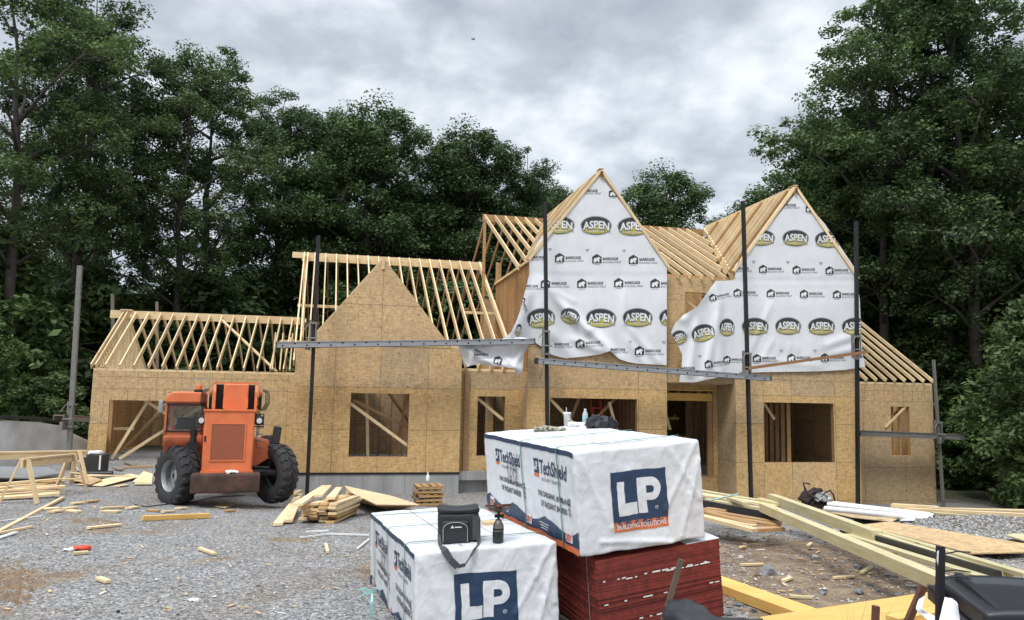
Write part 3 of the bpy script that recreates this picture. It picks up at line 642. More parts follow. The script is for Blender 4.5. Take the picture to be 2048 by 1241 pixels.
# braces seen in the garage opening
for a, b in (((-7.75, 28.35, .5), (-6.75, 28.5, 2.5)), ((-7.5, 28.3, .5), (-4.9, 29.2, 2.45)), ((-6.9, 28.6, 2.5), (-4.95, 29.4, 1.1)), ((-6.9, 31, 2.6), (-4.5, 31.3, .8)), ((-6.6, 31.2, 2.75), (-3.4, 31.4, 1.0)), ((-6.2, 31.5, 2.85), (-2.9, 31.6, 1.2)), ((-7.1, 32.5, 1.9), (-5.0, 31, .3)), ((-5.8, 32, .3), (-5.3, 32, 3.0)), ((-4.4, 29.6, 2.6), (-2.8, 29.9, 2.0)), ((-4.4, 29.8, 2.85), (-2.8, 30.1, 2.2)), ((-7.86, 28.7, 1.5), (-7.2, 28.7, 1.5)), ((-8.2, 31, .5), (-6.2, 33, 3.3))):
    beam_obj('brace', h(*a), h(*b), .04, .1, M['pine'] if a[1] < 29.5 else M['pine_dark'], house)
# --- plywood gable in the middle
sC = (6.94 - 4.30) / 2.12
osb_wall([(-1.47, .66), (3.35, .66), (3.35, 4.32), (-1.47, 4.32)], 22.4, [-.35, .95, 2.35], [1.88, 3.10], [(.13, 1.82, 1.1, 2.93)], tone=low, label='wide strand board wall with one big window opening')
osb_wall([(-1.17, 4.322), (3.03, 4.322), (.93, 6.94)], 22.385, [.93], [5.53], tone=lambda k, z, r_: 0, label='triangular strand board gable')
mb = MB(); mb.box(h(.86, 22.34, 6.60), h(.95, 29.8, 6.9)); mb.box(h(-1.47, 22.42, 4.325), h(3.35, 22.56, 4.4)); rc = mb.build('roof_frame', M['pine'], house)
for s_ in (-1, 1):
    for i in range(11):
        v = 22.6 + i * .5; zv = 3.72 + .6 * (v - 22.8); lo = max(4.36, zv)
        if lo < 6.6: beam_obj('rafter', h(.91 + s_ * (6.86 - lo) / sC, v, lo), h(.91 + s_ * .05, v, 6.8), .04, .17, M['pine'], rc, side=(0, 1, 0))
osb_wall([(22.42, .66), (27.95, .66), (27.95, 4.3), (22.42, 4.3)], -1.47, [24.9], [1.88, 3.1], axis='v')
for a_, b_ in ((-1.4, .8), (1.9, 5.2)): mb = MB(); mb.box(h(a_, 23.0, 3.46), h(b_, 28.2, 3.5)); mb.build('unseen_shade_deck', M['osb3'], house)  # unseen decks added to keep daylight out of the room below
# recessed strip with the narrow window
osb_wall([(3.36, .66), (5.30, .66), (5.30, 3.66), (3.36, 3.66)], 22.8, [], [1.88, 3.12], [(3.93, 4.79, 1.1, 2.9)], tone=lambda k, z, r_: 2 if z > 3 else 1)
mb = MB(); mb.box(h(-1.93, 30.16, 8.0), h(5.28, 30.24, 8.33)); mb.box(h(-2.3, 30.17, 8.1), h(-1.931, 30.23, 8.33))
rm = mb.build('roof_frame', M['pine'], house)
for a_, b_, nm in (((-1.5, 37.4, 3.6), (5.3, 37.6, 3.75), 'top_plate'), ((-1.84, 30.1, 3.6), (-1.72, 30.24, 8.0), 'post'), ((-1.72, 22.9, 4.4), (-1.64, 30.1, 4.52), 'tie_beam'), ((3.36, 22.8, 3.665), (5.3, 22.94, 3.74), 'top_plate')): mb = MB(); mb.box(h(*a_), h(*b_)); mb.build(nm, M['pine'], rm)
rm['label'] = 'long open rafters of the middle roof'
for i in range(18):
    u = -1.84 + i * .408; beam_obj('rafter', h(u + .3 * (1 - i / 17), 22.72, 3.76), h(u, 30.12, 8.24), .04, .21, M['pine'], rm, side=(1, 0, 0))
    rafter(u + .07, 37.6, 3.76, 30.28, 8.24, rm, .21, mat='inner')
beam_obj('rafter', h(-1.4, 22.72, 3.76), h(-1.7, 30.12, 8.24), .04, .21, M['pine'], rm, side=(1, 0, 0)); rafter(5.14, 22.72, 3.76, 30.12, 8.24, rm, .21)
beam_obj('collar_beam', h(-1.8, 27, 5.9), h(-.2, 27, 5.9), .04, .1, M['pine'], rm); beam_obj('collar_beam', h(4.0, 27, 5.9), h(5.2, 27, 5.9), .04, .1, M['pine'], rm)
osb_wall([(-1.47, .66), (5.3, .66), (5.3, 3.6), (-1.47, 3.6)], 37.55, [1, 3.4], [1.88, 3.1])
# --- tall left gable (A), tall right gable (B) and the wall between
sA = (10.02 - 7.08) / 2.26; sB = sA
osb_wall([(5.31, .66), (9.78, .66), (9.78, 7.1), (7.545, 9.96), (5.31, 7.1)], 22.0, [6.0, 8.83], [1.98, 3.2, 4.42], [(6.0, 8.79, 1.1, 2.9)], tone=low, label='strand board wall of the tall left gable, upper part under the wrap')
osb_wall([(12.13, -.5), (16.6, -.5), (16.6, 7.1), (14.37, 9.96), (12.13, 7.1)], 22.0, [13.1, 14.1, 15.7], [-.24, .98, 2.2, 3.1, 3.6], [(13.12, 15.65, .97, 2.88)], tone=low, label='strand board wall of the tall right gable with the widest window opening')
osb_wall([(9.79, 3.43), (12.12, 3.43), (12.12, 6.86), (9.79, 6.86)], 22.3, [], [4.7, 6.1], [(10.55, 11.5, 5.0, 6.37)], tone=lambda k, z, r_: 0)
osb_wall([(9.79, -.6), (12.12, -.6), (12.12, 3.42), (9.79, 3.42)], 23.2, [], [.39], [(9.95, 11.96, .39, 3.2)], tone=lambda k, z, r_: 1)
osb_wall([(22.02, -.6), (23.19, -.6), (23.19, 3.42), (22.02, 3.42)], 12.12, [], [.98, 2.2], axis='v', tone=lambda k, z, r_: 2, t=.01)
osb_wall([(22.0, 3.42), (22.3, 3.42), (22.3, 7.05), (22.0, 7.05)], 12.118, [], [], axis='v', tone=lambda k, z, r_: 0, t=.01)
osb_wall([(22.0, .66), (22.8, .66), (22.8, 3.7), (22.0, 3.7)], 5.302, [], [1.98, 3.2], axis='v', tone=lambda k, z, r_: 0, t=.008)
osb_wall([(22.02, -.8), (30.6, -.8), (30.6, 7.0), (22.02, 7.0)], 16.6, [24.5, 27], [.98, 2.2, 3.6], axis='v')
osb_wall([(5.3, .66), (16.6, .66), (16.6, 6.85), (5.3, 6.85)], 30.6, [7.8, 10.2, 12.7], [1.88, 3.1, 4.3], holes=[(6.6, 7.7, 1.2, 2.7)])
mb = MB(); mb.box(h(9.8, 22.32, 3.40), h(12.1, 23.18, 3.425)); mb.build('porch_ceiling', M['osb3'], house)
mb = MB(); mb.box(h(9.96, 23.22, 2.87), h(11.95, 23.34, 3.12)); mb.box(h(9.9, 23.17, 3.2), h(12.1, 23.195, 3.24)); mb.build('door_header', M['yellow_lvl'], house)
for k in range(6): mb = MB(); mb.box(h(10.0 + k * .36, 23.21, 3.125), h(10.04 + k * .36, 23.6, 3.2)); mb.build('joist', M['inner'], house)
mb = MB(); mb.box(h(11.78, 23.22, .4), h(11.95, 23.34, 2.86)); mb.box(h(9.96, 23.22, .4), h(10.1, 23.34, 2.86)); mb.box(h(9.96, 23.2, .36), h(11.95, 23.4, .4)); mb.build('door_frame', M['inner'], house)
# window framing lumber round each opening
def wframe(u0, u1, z0, z1, v, mid=(), mat='inner', sill=True):
    mb = MB(); d0, d1 = v + .016, v + .16
    mb.box(h(u0 - .038, d0, z0 - .04), h(u0, d1, z1 + .04)); mb.box(h(u1, d0, z0 - .04), h(u1 + .038, d1, z1 + .04)); mb.box(h(u0, d0, z1), h(u1, d1, z1 + .2)); mb.box(h(u0, d0, z0 - .04), h(u1, d1, z0))
    for m_ in mid: mb.box(h(m_, d1 + .01, z0), h(m_ + .04, d1 + .1, z1))
    return mb.build('window_frame', M[mat], house)
wframe(.13, 1.82, 1.1, 2.93, 22.4, mat='pine_dark'); wframe(3.93, 4.79, 1.1, 2.9, 22.8); wframe(6.0, 8.79, 1.1, 2.9, 22.0); wframe(13.12, 15.65, .97, 2.88, 22.0)
wframe(10.55, 11.5, 5.0, 6.37, 22.3, mat='pine_dark'); wframe(-4.45, -2.93, 1.68, 2.7, 28.0)
# inner stud walls seen through the openings
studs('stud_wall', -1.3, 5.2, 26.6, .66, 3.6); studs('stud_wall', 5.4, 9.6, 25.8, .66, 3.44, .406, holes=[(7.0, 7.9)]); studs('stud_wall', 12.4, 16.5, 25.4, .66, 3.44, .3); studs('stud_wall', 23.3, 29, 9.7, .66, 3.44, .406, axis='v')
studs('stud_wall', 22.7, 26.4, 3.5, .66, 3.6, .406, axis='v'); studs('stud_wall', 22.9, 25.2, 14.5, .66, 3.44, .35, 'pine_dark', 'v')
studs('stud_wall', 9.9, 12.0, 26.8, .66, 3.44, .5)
osb_wall([(-1.3, .66), (5.2, .66), (5.2, 3.5), (-1.3, 3.5)], 28.4, [1, 3.4], [1.88, 3.1], tone=lambda k, z, r_: 2)
osb_wall([(5.4, .66), (9.0, .66), (9.0, 3.44), (5.4, 3.44)], 27.4, [7.9], [1.88], tone=lambda k, z, r_: 2); osb_wall([(12.4, .66), (16.5, .66), (16.5, 3.44), (12.4, 3.44)], 26.2, [14], [1.88], tone=lambda k, z, r_: 2)
for a, b, m_ in (((.13, 22.62, 2.62), (1.82, 22.62, 1.42), 'pine'), ((.2, 22.9, 2.72), (1.9, 23.2, 1.9), 'inner'), ((.6, 23.2, 2.93), (.72, 23.2, .7), 'pine'), ((1.5, 23.4, 1.0), (1.85, 23.4, 3.0), 'inner'), ((1.1, 25.4, 3.3), (2.4, 26.4, 1.6), 'inner'), ((-.2, 25, 1.9), (1.3, 25, 1.9), 'inner'),
                 ((3.93, 23.05, 2.86), (4.79, 23.05, 2.18), 'pine'), ((6.05, 22.25, 2.88), (7.3, 22.4, 1.7), 'pine'), ((7.2, 22.9, 2.9), (6.6, 23.1, 1.3), 'inner'), ((8.45, 22.4, 1.3), (8.02, 22.4, 2.8), 'pine'), ((8.4, 22.9, 2.9), (7.1, 23.2, 1.5), 'inner'), ((8.75, 22.6, 1.1), (8.2, 22.6, .9), 'inner'),
                 ((10.35, 23.6, 2.7), (10.6, 23.6, 1.9), 'pine'), ((10.6, 24.4, 1.9), (10.75, 24.4, 1.3), 'pine'), ((10.5, 25.5, 1.6), (12.0, 26.2, 2.3), 'pine_dark'), ((10.4, 25.5, 2.2), (11.9, 25.7, 2.2), 'pine_dark'), ((10.4, 25.6, 1.5), (12.1, 25.6, 1.55), 'pine_dark'), ((11.1, 24.6, .7), (11.9, 24.9, 1.6), 'inner'),
                 ((13.7, 23, 2.85), (14.1, 23, 2.3), 'pine'), ((10.56, 22.5, 6.2), (11.3, 22.5, 5.7), 'pine'), ((10.6, 22.9, 6.35), (10.7, 22.9, 5.0), 'pine_dark')):
    beam_obj('brace', h(*a), h(*b), .04, .09, M[m_], house)
o = osb_wall([(10.5, 4.9), (11.7, 4.9), (11.7, 6.8), (10.5, 6.8)], 23.4, [], [], tone=lambda k, z, r_: 1)
o = osb_wall([(12.9, .7), (13.9, .7), (13.9, 2.1), (12.9, 2.1)], 24.3, [], [], tone=lambda k, z, r_: 0)
studs('stud_wall', 13.1, 14.5, 23.9, .66, 3.44, .3, 'pine_dark'); studs('stud_wall', 10.2, 11.2, 24.6, .4, 3.3, .35, 'pine_dark')
# side wall of the left tall gable: bare studs
rs = studs('side_wall', 22.05, 27.6, 5.32, 3.72, 7.08, .3, 'pine_dark', 'v', .12); rs['label'] = 'bare stud side wall under the left gable roof'
osb_wall([(22.1, 3.76), (27.6, 3.76), (27.6, 7.0), (22.1, 7.0)], 5.52, [24.6], [5.2], axis='v', tone=lambda k, z, r_: 1)
beam_obj('brace', h(5.30, 27.5, 5.2), h(5.30, 25.2, 4.3), .05, .14, M['pine_dark'], house, side=(1, 0, 0)); beam_obj('top_plate', h(5.36, 22.0, 7.09), h(5.36, 27.6, 7.09), .14, .08, M['pine'], house)
# gable roofs A and B: ridge along v, pairs of rafters
mz = lambda v: 6.9 + .49 * (v - 22.3)
def gable_roof(uc, hw, label):
    mb = MB(); mb.box(h(uc - .03, 21.9, 9.80), h(uc + .03, 28.45, 10.09)); mb.box(h(uc - .08, 21.88, 10.09), h(uc + .08, 22.2, 10.105))
    rf = mb.build('roof_frame', M['pine'], house); rf['label'] = label
    mb = MB(); mb.box(h(uc - .035, 21.86, 9.82), h(uc + .035, 21.898, 10.0)); mb.build('ridge_end', M['rust'], rf)
    for s_ in (-1, 1):
        for v, nm in ((21.93, 'rake_board'), (21.985, 'rake_board')):
            beam_obj(nm, h(uc + s_ * (hw + .06), v, 7.07), h(uc + s_ * .03, v, 10.02), .045, .09, M['pine'], rf, side=(0, 1, 0))
        i = 0; v = 22.3
        while v < 28.4:
            lo = max(7.1, mz(v) + .02)
            if lo < 9.8: beam_obj('rafter', h(uc + s_ * (hw - (lo - 7.1) / sA), v, lo), h(uc + s_ * .04, v, 9.98), .042, .15, M['pine'] if i % 4 else M['pine_dark'], rf, side=(0, 1, 0))
            v += .406; i += 1
    return rf
gable_roof(7.545, 2.235, 'rafters behind the left wrapped gable'); gable_roof(14.37, 2.235, 'rafters running back from the right wrapped gable')
# main ridge running along the facade behind both gables
mb = MB(); mb.box(h(4.93, 28.46, 9.66), h(14.3, 28.54, 9.95))
rr_ = mb.build('roof_frame', M['pine_dark'], house); rr_['label'] = 'back ridge frame between and behind the gables'
for a_, b_, nm in (((9.8, 22.3, 6.86), (12.1, 22.44, 6.93), 'top_plate'), ((4.97, 28.45, 3.7), (5.07, 28.57, 9.65), 'post'), ((5.0, 34.6, 6.8), (16.5, 34.74, 6.9), 'top_plate'), ((5.33, 27.5, 7.14), (5.42, 27.62, 7.9), 'post'), ((5.33, 27.0, 7.14), (5.42, 27.1, 7.8), 'post')): mb = MB(); mb.box(h(*a_), h(*b_)); mb.build(nm, M['pine_dark'], rr_)
for i in range(22):
    u = 5.0 + i * .406
    if 9.6 < u:
        # stops at the valley of the right gable
        v0, z0 = 22.12, 6.84
        if u > 12.13:
            zB = 7.1 + (u - 12.13) * sA; v0 = 22.3 + (zB - 6.9) / .49; z0 = mz(v0)
        if u < 9.9: v0, z0 = 22.3, 6.9
    else:
        zA = 7.1 + (min(u - 5.31, 9.78 - u)) * sA
        if u < 5.31: zA = 7.1; 
        v0 = 22.3 + (zA - 6.9) / .49; z0 = mz(v0)
        if u < 5.3: v0, z0 = 22.15, mz(22.15)
    if z0 < 9.6 and u < 14.2: rafter(u, v0, z0, 28.44, 9.86, rr_, .16)
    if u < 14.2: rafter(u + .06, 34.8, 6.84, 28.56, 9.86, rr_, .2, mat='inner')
beam_obj('valley_board', h(12.2, 22.35, 7.05), h(14.3, 28.4, 9.9), .05, .22, M['pine'], rr_); beam_obj('valley_board', h(9.75, 22.35, 7.05), h(7.65, 28.4, 9.9), .05, .22, M['pine'], rr_)
# --- right wing
osb_wall([(16.62, -.95), (21.84, -.95), (21.84, 3.6), (16.62, 3.6)], 24.7, [18.8, 20.55], [-.68, .53, 1.75, 2.97], [(19.98, 20.8, .96, 2.78)], tone=lambda k, z, r_: 0 if z > 1.75 else 2, label='strand board wall of the low right wing',
         extra=[(u_ - .006, u_ + .006, 2.97, 3.6) for u_ in (18.9, 19.3, 19.72, 20.12, 20.55, 20.95, 21.2, 21.5)] + [(18.7, 21.8, 3.36, 3.37)])
osb_wall([(24.72, -.95), (34, -.95), (34, 3.6), (24.72, 3.6)], 21.83, [27, 29.5], [.53, 1.75, 2.97], axis='v'); osb_wall([(16.7, -.95), (21.8, -.95), (21.8, 3.6), (16.7, 3.6)], 34, [19], [.53, 1.75])
wframe(19.98, 20.8, .96, 2.78, 24.7, (20.2, 20.5), 'pine_dark'); osb_wall([(19, .4), (21.8, .4), (21.8, 3.4), (19, 3.4)], 26.6, [], [], tone=lambda k, z, r_: 1)
beam_obj('brace', h(19.7, 24.66, 2.0), h(20.75, 24.75, 2.85), .04, .07, M['pine'], house); beam_obj('brace', h(19.9, 25.2, 1.9), h(20.9, 25.2, 2.8), .04, .09, M['pine_dark'], house)
mb = MB(); mb.box(h(16.62, 24.7, 3.605), h(21.84, 24.84, 3.68)); mb.box(h(16.62, 29.57, 6.7), h(21.9, 29.63, 6.98)); rw = mb.build('roof_frame', M['pine'], house); rw['label'] = 'rafters of the low right wing'
for i in range(13):
    u = 21.82 - i * .412; rafter(u, 24.6, 3.74, 29.56, 6.93, rw, .13)
    if i % 2 == 0: rafter(u, 34.1, 3.9, 29.64, 6.9, rw, .2, mat='inner')
# red ladder leaning inside the left gable window
lad = empty('red_ladder', HW(8.0, 22.75, .66), (0, 0, YAW), 'red ladder leaning inside the house behind the window over the white bundle', 'ladder')
for s_ in (-.2, .2):
    mb = MB(); mb.beam((s_, 0, 0), (s_ * .8 - .15, .5, 2.2), .03, .07); mb.build('rail', M['inkred'], lad)
for k in range(7):
    mb = MB(); t = (k + 1) / 8; mb.beam((-.2 + (-.11) * t, .5 * t, 2.2 * t), (.2 - .19 * t, .5 * t, 2.2 * t), .03, .03); mb.build('rung', M['inkred'], lad)
# ---------------------------------------------------------------- house wrap: cloth sheets with their printing
def zA(x, y): return (920 + x / 2.82, 320 + y / 2.82)
def zB(x, y): return (1320 + x / 2.698, 340 + y / 2.698)
def foldf(folds, zf):
    F_ = []
    for x0, y0, x1, y1, amp, wd in folds:
        a = zf(x0, y0); b = zf(x1, y1); F_.append((a, b, amp, wd / 2.75))
    def f(px, py):
        s = 0
        for (ax, ay), (bx, by), amp, wd in F_:
            dx, dy = bx - ax, by - ay; L2 = dx * dx + dy * dy; t = max(0, min(1, ((px - ax) * dx + (py - ay) * dy) / L2))
            d = math.hypot(px - ax - t * dx, py - ay - t * dy); s += amp * math.exp(-(d / wd) ** 2) * min(1, t * 3 + .25)
        return s
    return f
def cloth(name, out, vfun, step, prints, label=None):
    out = [tuple(p) for p in out]; xs = [p[0] for p in out]; ys = [p[1] for p in out]; pts = list(out)
    # densify the boundary
    B = []
    for i in range(len(out)):
        a, b = out[i], out[(i + 1) % len(out)]; n = max(1, int(math.dist(a, b) / step))
        for k in range(n): B.append((a[0] + (b[0] - a[0]) * k / n, a[1] + (b[1] - a[1]) * k / n))
    nb = len(B); V = list(B); y = min(ys) + step / 2; row = 0
    while y < max(ys):
        x = min(xs) + (step / 2 if row % 2 else 0)
        while x < max(xs):
            if inside(out, x, y) and min(math.hypot(x - b[0], y - b[1]) for b in B) > step * .45: V.append((x, y))
            x += step
        y += step * .87; row += 1
    r_ = delaunay_2d_cdt([Vector(p) for p in V], [], [list(range(nb))], 1, 1e-5)
    def mf(px, py, layer):
        v = vfun(px, py) - .007 * layer; u, z = hv(px, py, v); return h(u, v, z)
    mb = MB(); mb.add([mf(p.x, p.y, 0) for p in r_[0]], [tuple(f) for f in r_[2]], 0)
    for pr in prints: pr(mb, mf, out)
    o = mb.build(name, [M['wrap'], M['ink'], M['inkgrey'], M['inkyel'], M['inkwhite']], house, smooth='all')
    if label: o['label'] = label
    return o
mount = poly2d([(-.34, -.30), (-.30, -.12), (-.2, -.02), (-.12, .06), (-.06, .0), (.03, .14), (.09, .04), (.16, .1), (.25, -.04), (.33, -.14), (.36, -.26), (.2, -.36), (0, -.4), (-.2, -.37)])
EL = ell2d()
def aspen(zf, x, y, wd, ht, rot=0, shear=0):
    def f(mb, mf, out):
        cx_, cy_ = zf(x, y); s = 2.76; W, H = wd / s, ht / s; c, sn = math.cos(R(rot)), math.sin(R(rot))
        def A(k, l, ox=0, oy=0, arc=0):
            def g(a, b):
                X = (a * k + ox) * W; Y = -((b * l + oy) + arc * (a * a) * -1.0) * H + shear * X; return (cx_ + X * c - Y * sn, cy_ + X * sn + Y * c)
            return g
        put(mb, EL, A(1.0, 1.0), mf, 1, 2, 5, out); put(mb, EL, A(.972, .955), mf, 2, 4, 5, out); put(mb, EL, A(.955, .93), mf, 3, 1, 5, out)
        put(mb, mount, A(1.1, 1.05, 0, -.03), mf, 4, 3, 5, out)
        put(mb, text2d('ASPEN', .05), A(.90, .5, 0, .03, .42), mf, 5, 2, 4, out); put(mb, text2d('ASPEN', .03), A(.84, .42, 0, .04, .42), mf, 6, 4, 4, out)
        put(mb, text2d('CONSTRUCTION', .02), A(.5, .075, 0, -.31), mf, 5, 4, 5, out)
    return f
houseicon = poly2d([(-.5, -.5), (-.5, .2), (0, .52), (.5, .2), (.5, -.5)])
bear = poly2d([(-.36, -.38), (-.38, -.1), (-.3, .1), (-.2, .14), (-.1, .1), (.0, .2), (.12, .22), (.2, .3), (.26, .24), (.36, .16), (.42, .04), (.3, .0), (.26, -.12), (.3, -.38), (.12, -.38), (.1, -.2), (-.06, -.2), (-.1, -.38)])
def barr(zf, x, y, wd=52, rot=0, text=True, icon=True, k=1.0):
    def f(mb, mf, out):
        cx_, cy_ = zf(x, y); s = 2.76; W = wd / s; c, sn = math.cos(R(rot)), math.sin(R(rot))
        def A(w_, h_, ox, oy):
            def g(a, b): X = a * w_ + ox * W; Y = -(b * h_ + oy * W); return (cx_ + X * c - Y * sn, cy_ + X * sn + Y * c)
            return g
        if icon: put(mb, houseicon, A(W, W * .98, 0, 0), mf, 1, 1, 5, out); put(mb, bear, A(W * .92, W * .9, 0, -.05), mf, 2, 4, 5, out)
        if text:
            put(mb, text2d('BARRICADE', .03), A(W * 1.62, W * .30, 1.45, -.0), mf, 1, 1, 5, out); put(mb, text2d('BUILDING WRAP', .0), A(W * 1.95, W * .22, 1.6, -.36), mf, 1, 2, 5, out)
        if icon and text: put(mb, rect2d(-.35, -.02, .35, .02), A(W, W, 0, -.62), mf, 1, 2, 5, out)
    return f
def tiny(zf, x, y, rot=0):
    def f(mb, mf, out):
        cx_, cy_ = zf(x, y)
        for k in range(3): put(mb, rect2d(-4 + k, -.35, 4 - k, .35), lambda a, b, k=k: (cx_ + a, cy_ + b + k * 2.0), mf, 1, 2, 9, out)
    return f
# left gable
fa = foldf([(400, 640, 500, 1000, .10, 40), (430, 640, 640, 900, .12, 24), (560, 800, 720, 960, .14, 22), (700, 930, 850, 1075, .14, 26), (500, 940, 640, 1110, .10, 30), (600, 1000, 830, 1090, .12, 22), (940, 930, 1120, 1140, .07, 16), (930, 1000, 1040, 1150, .07, 14), (760, 980, 900, 1120, .08, 22),
            (560, 640, 1160, 640, .03, 8), (930, 700, 925, 930, .05, 10), (520, 730, 640, 800, .06, 14), (410, 700, 330, 960, .12, 30), (440, 800, 470, 1050, .09, 16)], zA)
def vA(px, py):
    base = 21.965
    if py > 547: t = min(1, (py - 547) / 60); base -= .05 * t + .7 * fa(px, py) * min(1, .4 + t) + .05 * t * noise.noise(Vector((px * .03, py * .012, 1)))
    else: base -= .012 * (1 + noise.noise(Vector((px * .04, py * .03, 2))))
    if px < 1062: base -= .012 * (1062 - px)
    return max(base, 21.4)
outA = [(1200, 352)] + [zA(*p) for p in ((1040, 400), (1165, 570), (1167, 640), (1165, 1158), (1090, 1155), (1000, 1150), (945, 1140), (900, 1125), (865, 1095), (845, 1078), (790, 1098), (700, 1110), (600, 1120), (560, 1112), (515, 1098), (470, 1060), (430, 1035), (400, 1010), (340, 1002), (250, 1008), (290, 970), (322, 900), (340, 850), (362, 760), (380, 690), (391, 645), (390, 560))] + [(1078, 480)]
pA = [aspen(zA, 560, 368, 170, 100), aspen(zA, 768, 370, 172, 104, 1), aspen(zA, 976, 376, 172, 104, 1)]
pA += [barr(zA, 766, 150 + 38, 0.1, text=False, icon=False)]
def topline(zf, x, y):
    def f(mb, mf, out):
        cx_, cy_ = zf(x, y)
        put(mb, text2d('BARRICADE', .03), lambda a, b: (cx_ + a * 29, cy_ - b * 5 + a * .5), mf, 1, 1, 5, out); put(mb, text2d('BUILDING WRAP', 0), lambda a, b: (cx_ + 3 + a * 36, cy_ + 5.5 - b * 4 + a * .5), mf, 1, 2, 5, out)
    return f
pA += [topline(zA, 735, 174), barr(zA, 862, 187, 44, 1), topline(zA, 432, 549), barr(zA, 562, 552), barr(zA, 772, 558), barr(zA, 978, 562), barr(zA, 1190, 568)]
pA += [tiny(zA, 508, 500), tiny(zA, 718, 505), tiny(zA, 926, 508), tiny(zA, 960, 1022), tiny(zA, 1150, 1024)]
pA += [barr(zA, 482, 697), barr(zA, 687, 696), barr(zA, 895, 693), barr(zA, 1100, 696), topline(zA, 400, 712)]
pA += [aspen(zA, 457, 893, 158, 112, -6), aspen(zA, 622, 882, 110, 90, 22), aspen(zA, 796, 893, 170, 108, 2), aspen(zA, 1002, 890, 168, 106, 1), aspen(zA, 1208, 888, 168, 108), aspen(zA, 330, 960, 34, 70, 10)]
pA += [topline(zA, 575, 1040), barr(zA, 677, 1035, 50, -3), topline(zA, 890, 1070), barr(zA, 1012, 1076, 52, 1), barr(zA, 355, 790, 30, 70)]
cloth('house_wrap', outA, vA, 5.2, pA, 'white printed wrap hanging loose from the left gable')
fb = foldf([(0, 1050, 200, 1160, .15, 25), (100, 1120, 330, 1180, .12, 20), (150, 1060, 380, 1020, .14, 22), (250, 1100, 340, 1200, .12, 18), (60, 1100, 60, 1150, .1, 16), (360, 1040, 300, 1180, .12, 18)], zA)
def vb(px, py): return 21.55 - .8 * fb(px, py) - .06 * noise.noise(Vector((px * .06, py * .06, 4)))
outb = [zA(*p) for p in ((-18, 1026), (60, 1040), (130, 1046), (190, 1030), (250, 1004), (340, 1000), (400, 1008), (384, 1050), (360, 1096), (352, 1195), (322, 1218), (304, 1180), (250, 1168), (190, 1166), (100, 1152), (60, 1162), (40, 1168), (20, 1130), (6, 1095))]
cloth('house_wrap', outb, vb, 4.2, [barr(zA, 215, 1130, 46, 15, text=False), barr(zA, 60, 1060, 40, 25, icon=False), topline(zA, 120, 1100)], 'torn flap of wrap caught behind the scaffold plank')
# right gable
fB = foldf([(300, 600, 330, 1100, .16, 26), (300, 610, 130, 800, .12, 30), (330, 700, 240, 1130, .14, 22), (130, 780, 140, 880, .10, 24), (210, 760, 160, 1100, .12, 20), (610, 700, 480, 1000, .07, 14), (620, 900, 560, 1010, .05, 12), (640, 920, 640, 990, .04, 10), (700, 930, 700, 980, .04, 8), (740, 930, 745, 980, .04, 8),
            (870, 960, 1060, 890, .10, 26), (900, 1000, 1070, 960, .09, 22), (460, 505, 700, 500, .02, 8), (410, 615, 1050, 620, .02, 7), (1075, 600, 1085, 900, .08, 14), (860, 710, 875, 950, .03, 6), (480, 1010, 860, 1060, .04, 20)], zB)
def vBf(px, py):
    base = 21.965
    if py > 560: t = min(1, (py - 560) / 50); base -= .04 * t + .7 * fB(px, py) * min(1, .4 + t) + .03 * t * noise.noise(Vector((px * .03, py * .012, 6)))
    else: base -= .012 * (1 + noise.noise(Vector((px * .04, py * .03, 3))))
    if px < 1462: base -= .0 if px > 1440 else .003 * (1440 - px)
    return base
outB = [(1593, 386)] + [zB(*p) for p in ((890, 292), (1050, 528), (1062, 600), (1078, 700), (1086, 900), (1094, 1000), (1108, 1062), (1050, 1072), (1000, 1080), (850, 1088), (700, 1090), (560, 1092), (480, 1096), (440, 1092), (400, 1105), (280, 1128), (180, 1148), (104, 1145), (116, 1060), (120, 1000), (95, 940), (60, 878), (80, 830), (130, 782), (200, 740), (250, 670), (300, 600), (380, 597), (404, 590), (404, 515))] + [(1480, 520)]
pB = [topline(zB, 695, 190), barr(zB, 808, 208, 44, 1), aspen(zB, 548, 366, 150, 90), aspen(zB, 732, 368, 146, 92, 2), aspen(zB, 908, 376, 148, 94, 2)]
pB += [topline(zB, 440, 532), barr(zB, 556, 534, 45), barr(zB, 737, 538, 45), barr(zB, 915, 542, 45), tiny(zB, 506, 492), tiny(zB, 690, 495), tiny(zB, 868, 500)]
pB += [barr(zB, 285, 688, 40, -12), barr(zB, 418, 662, 44), barr(zB, 598, 665, 45), barr(zB, 777, 668, 45), barr(zB, 955, 671, 45)]
pB += [aspen(zB, 103, 905, 88, 80, -20), aspen(zB, 232, 880, 132, 98, -14), aspen(zB, 362, 850, 84, 100, 2), aspen(zB, 514, 845, 150, 98, 2), aspen(zB, 692, 843, 144, 98, 1), aspen(zB, 872, 845, 150, 98, 1), aspen(zB, 1054, 845, 150, 98, 1)]
pB += [barr(zB, 262, 1047, 45, -8), barr(zB, 362, 1022, 40, 2), barr(zB, 523, 1016, 46), barr(zB, 709, 1014, 46), barr(zB, 890, 1012, 46), topline(zB, 150, 1070), tiny(zB, 215, 1002), tiny(zB, 655, 972), tiny(zB, 836, 972)]
cloth('house_wrap', outB, vBf, 5.2, pB, 'white printed wrap hanging loose from the right gable')
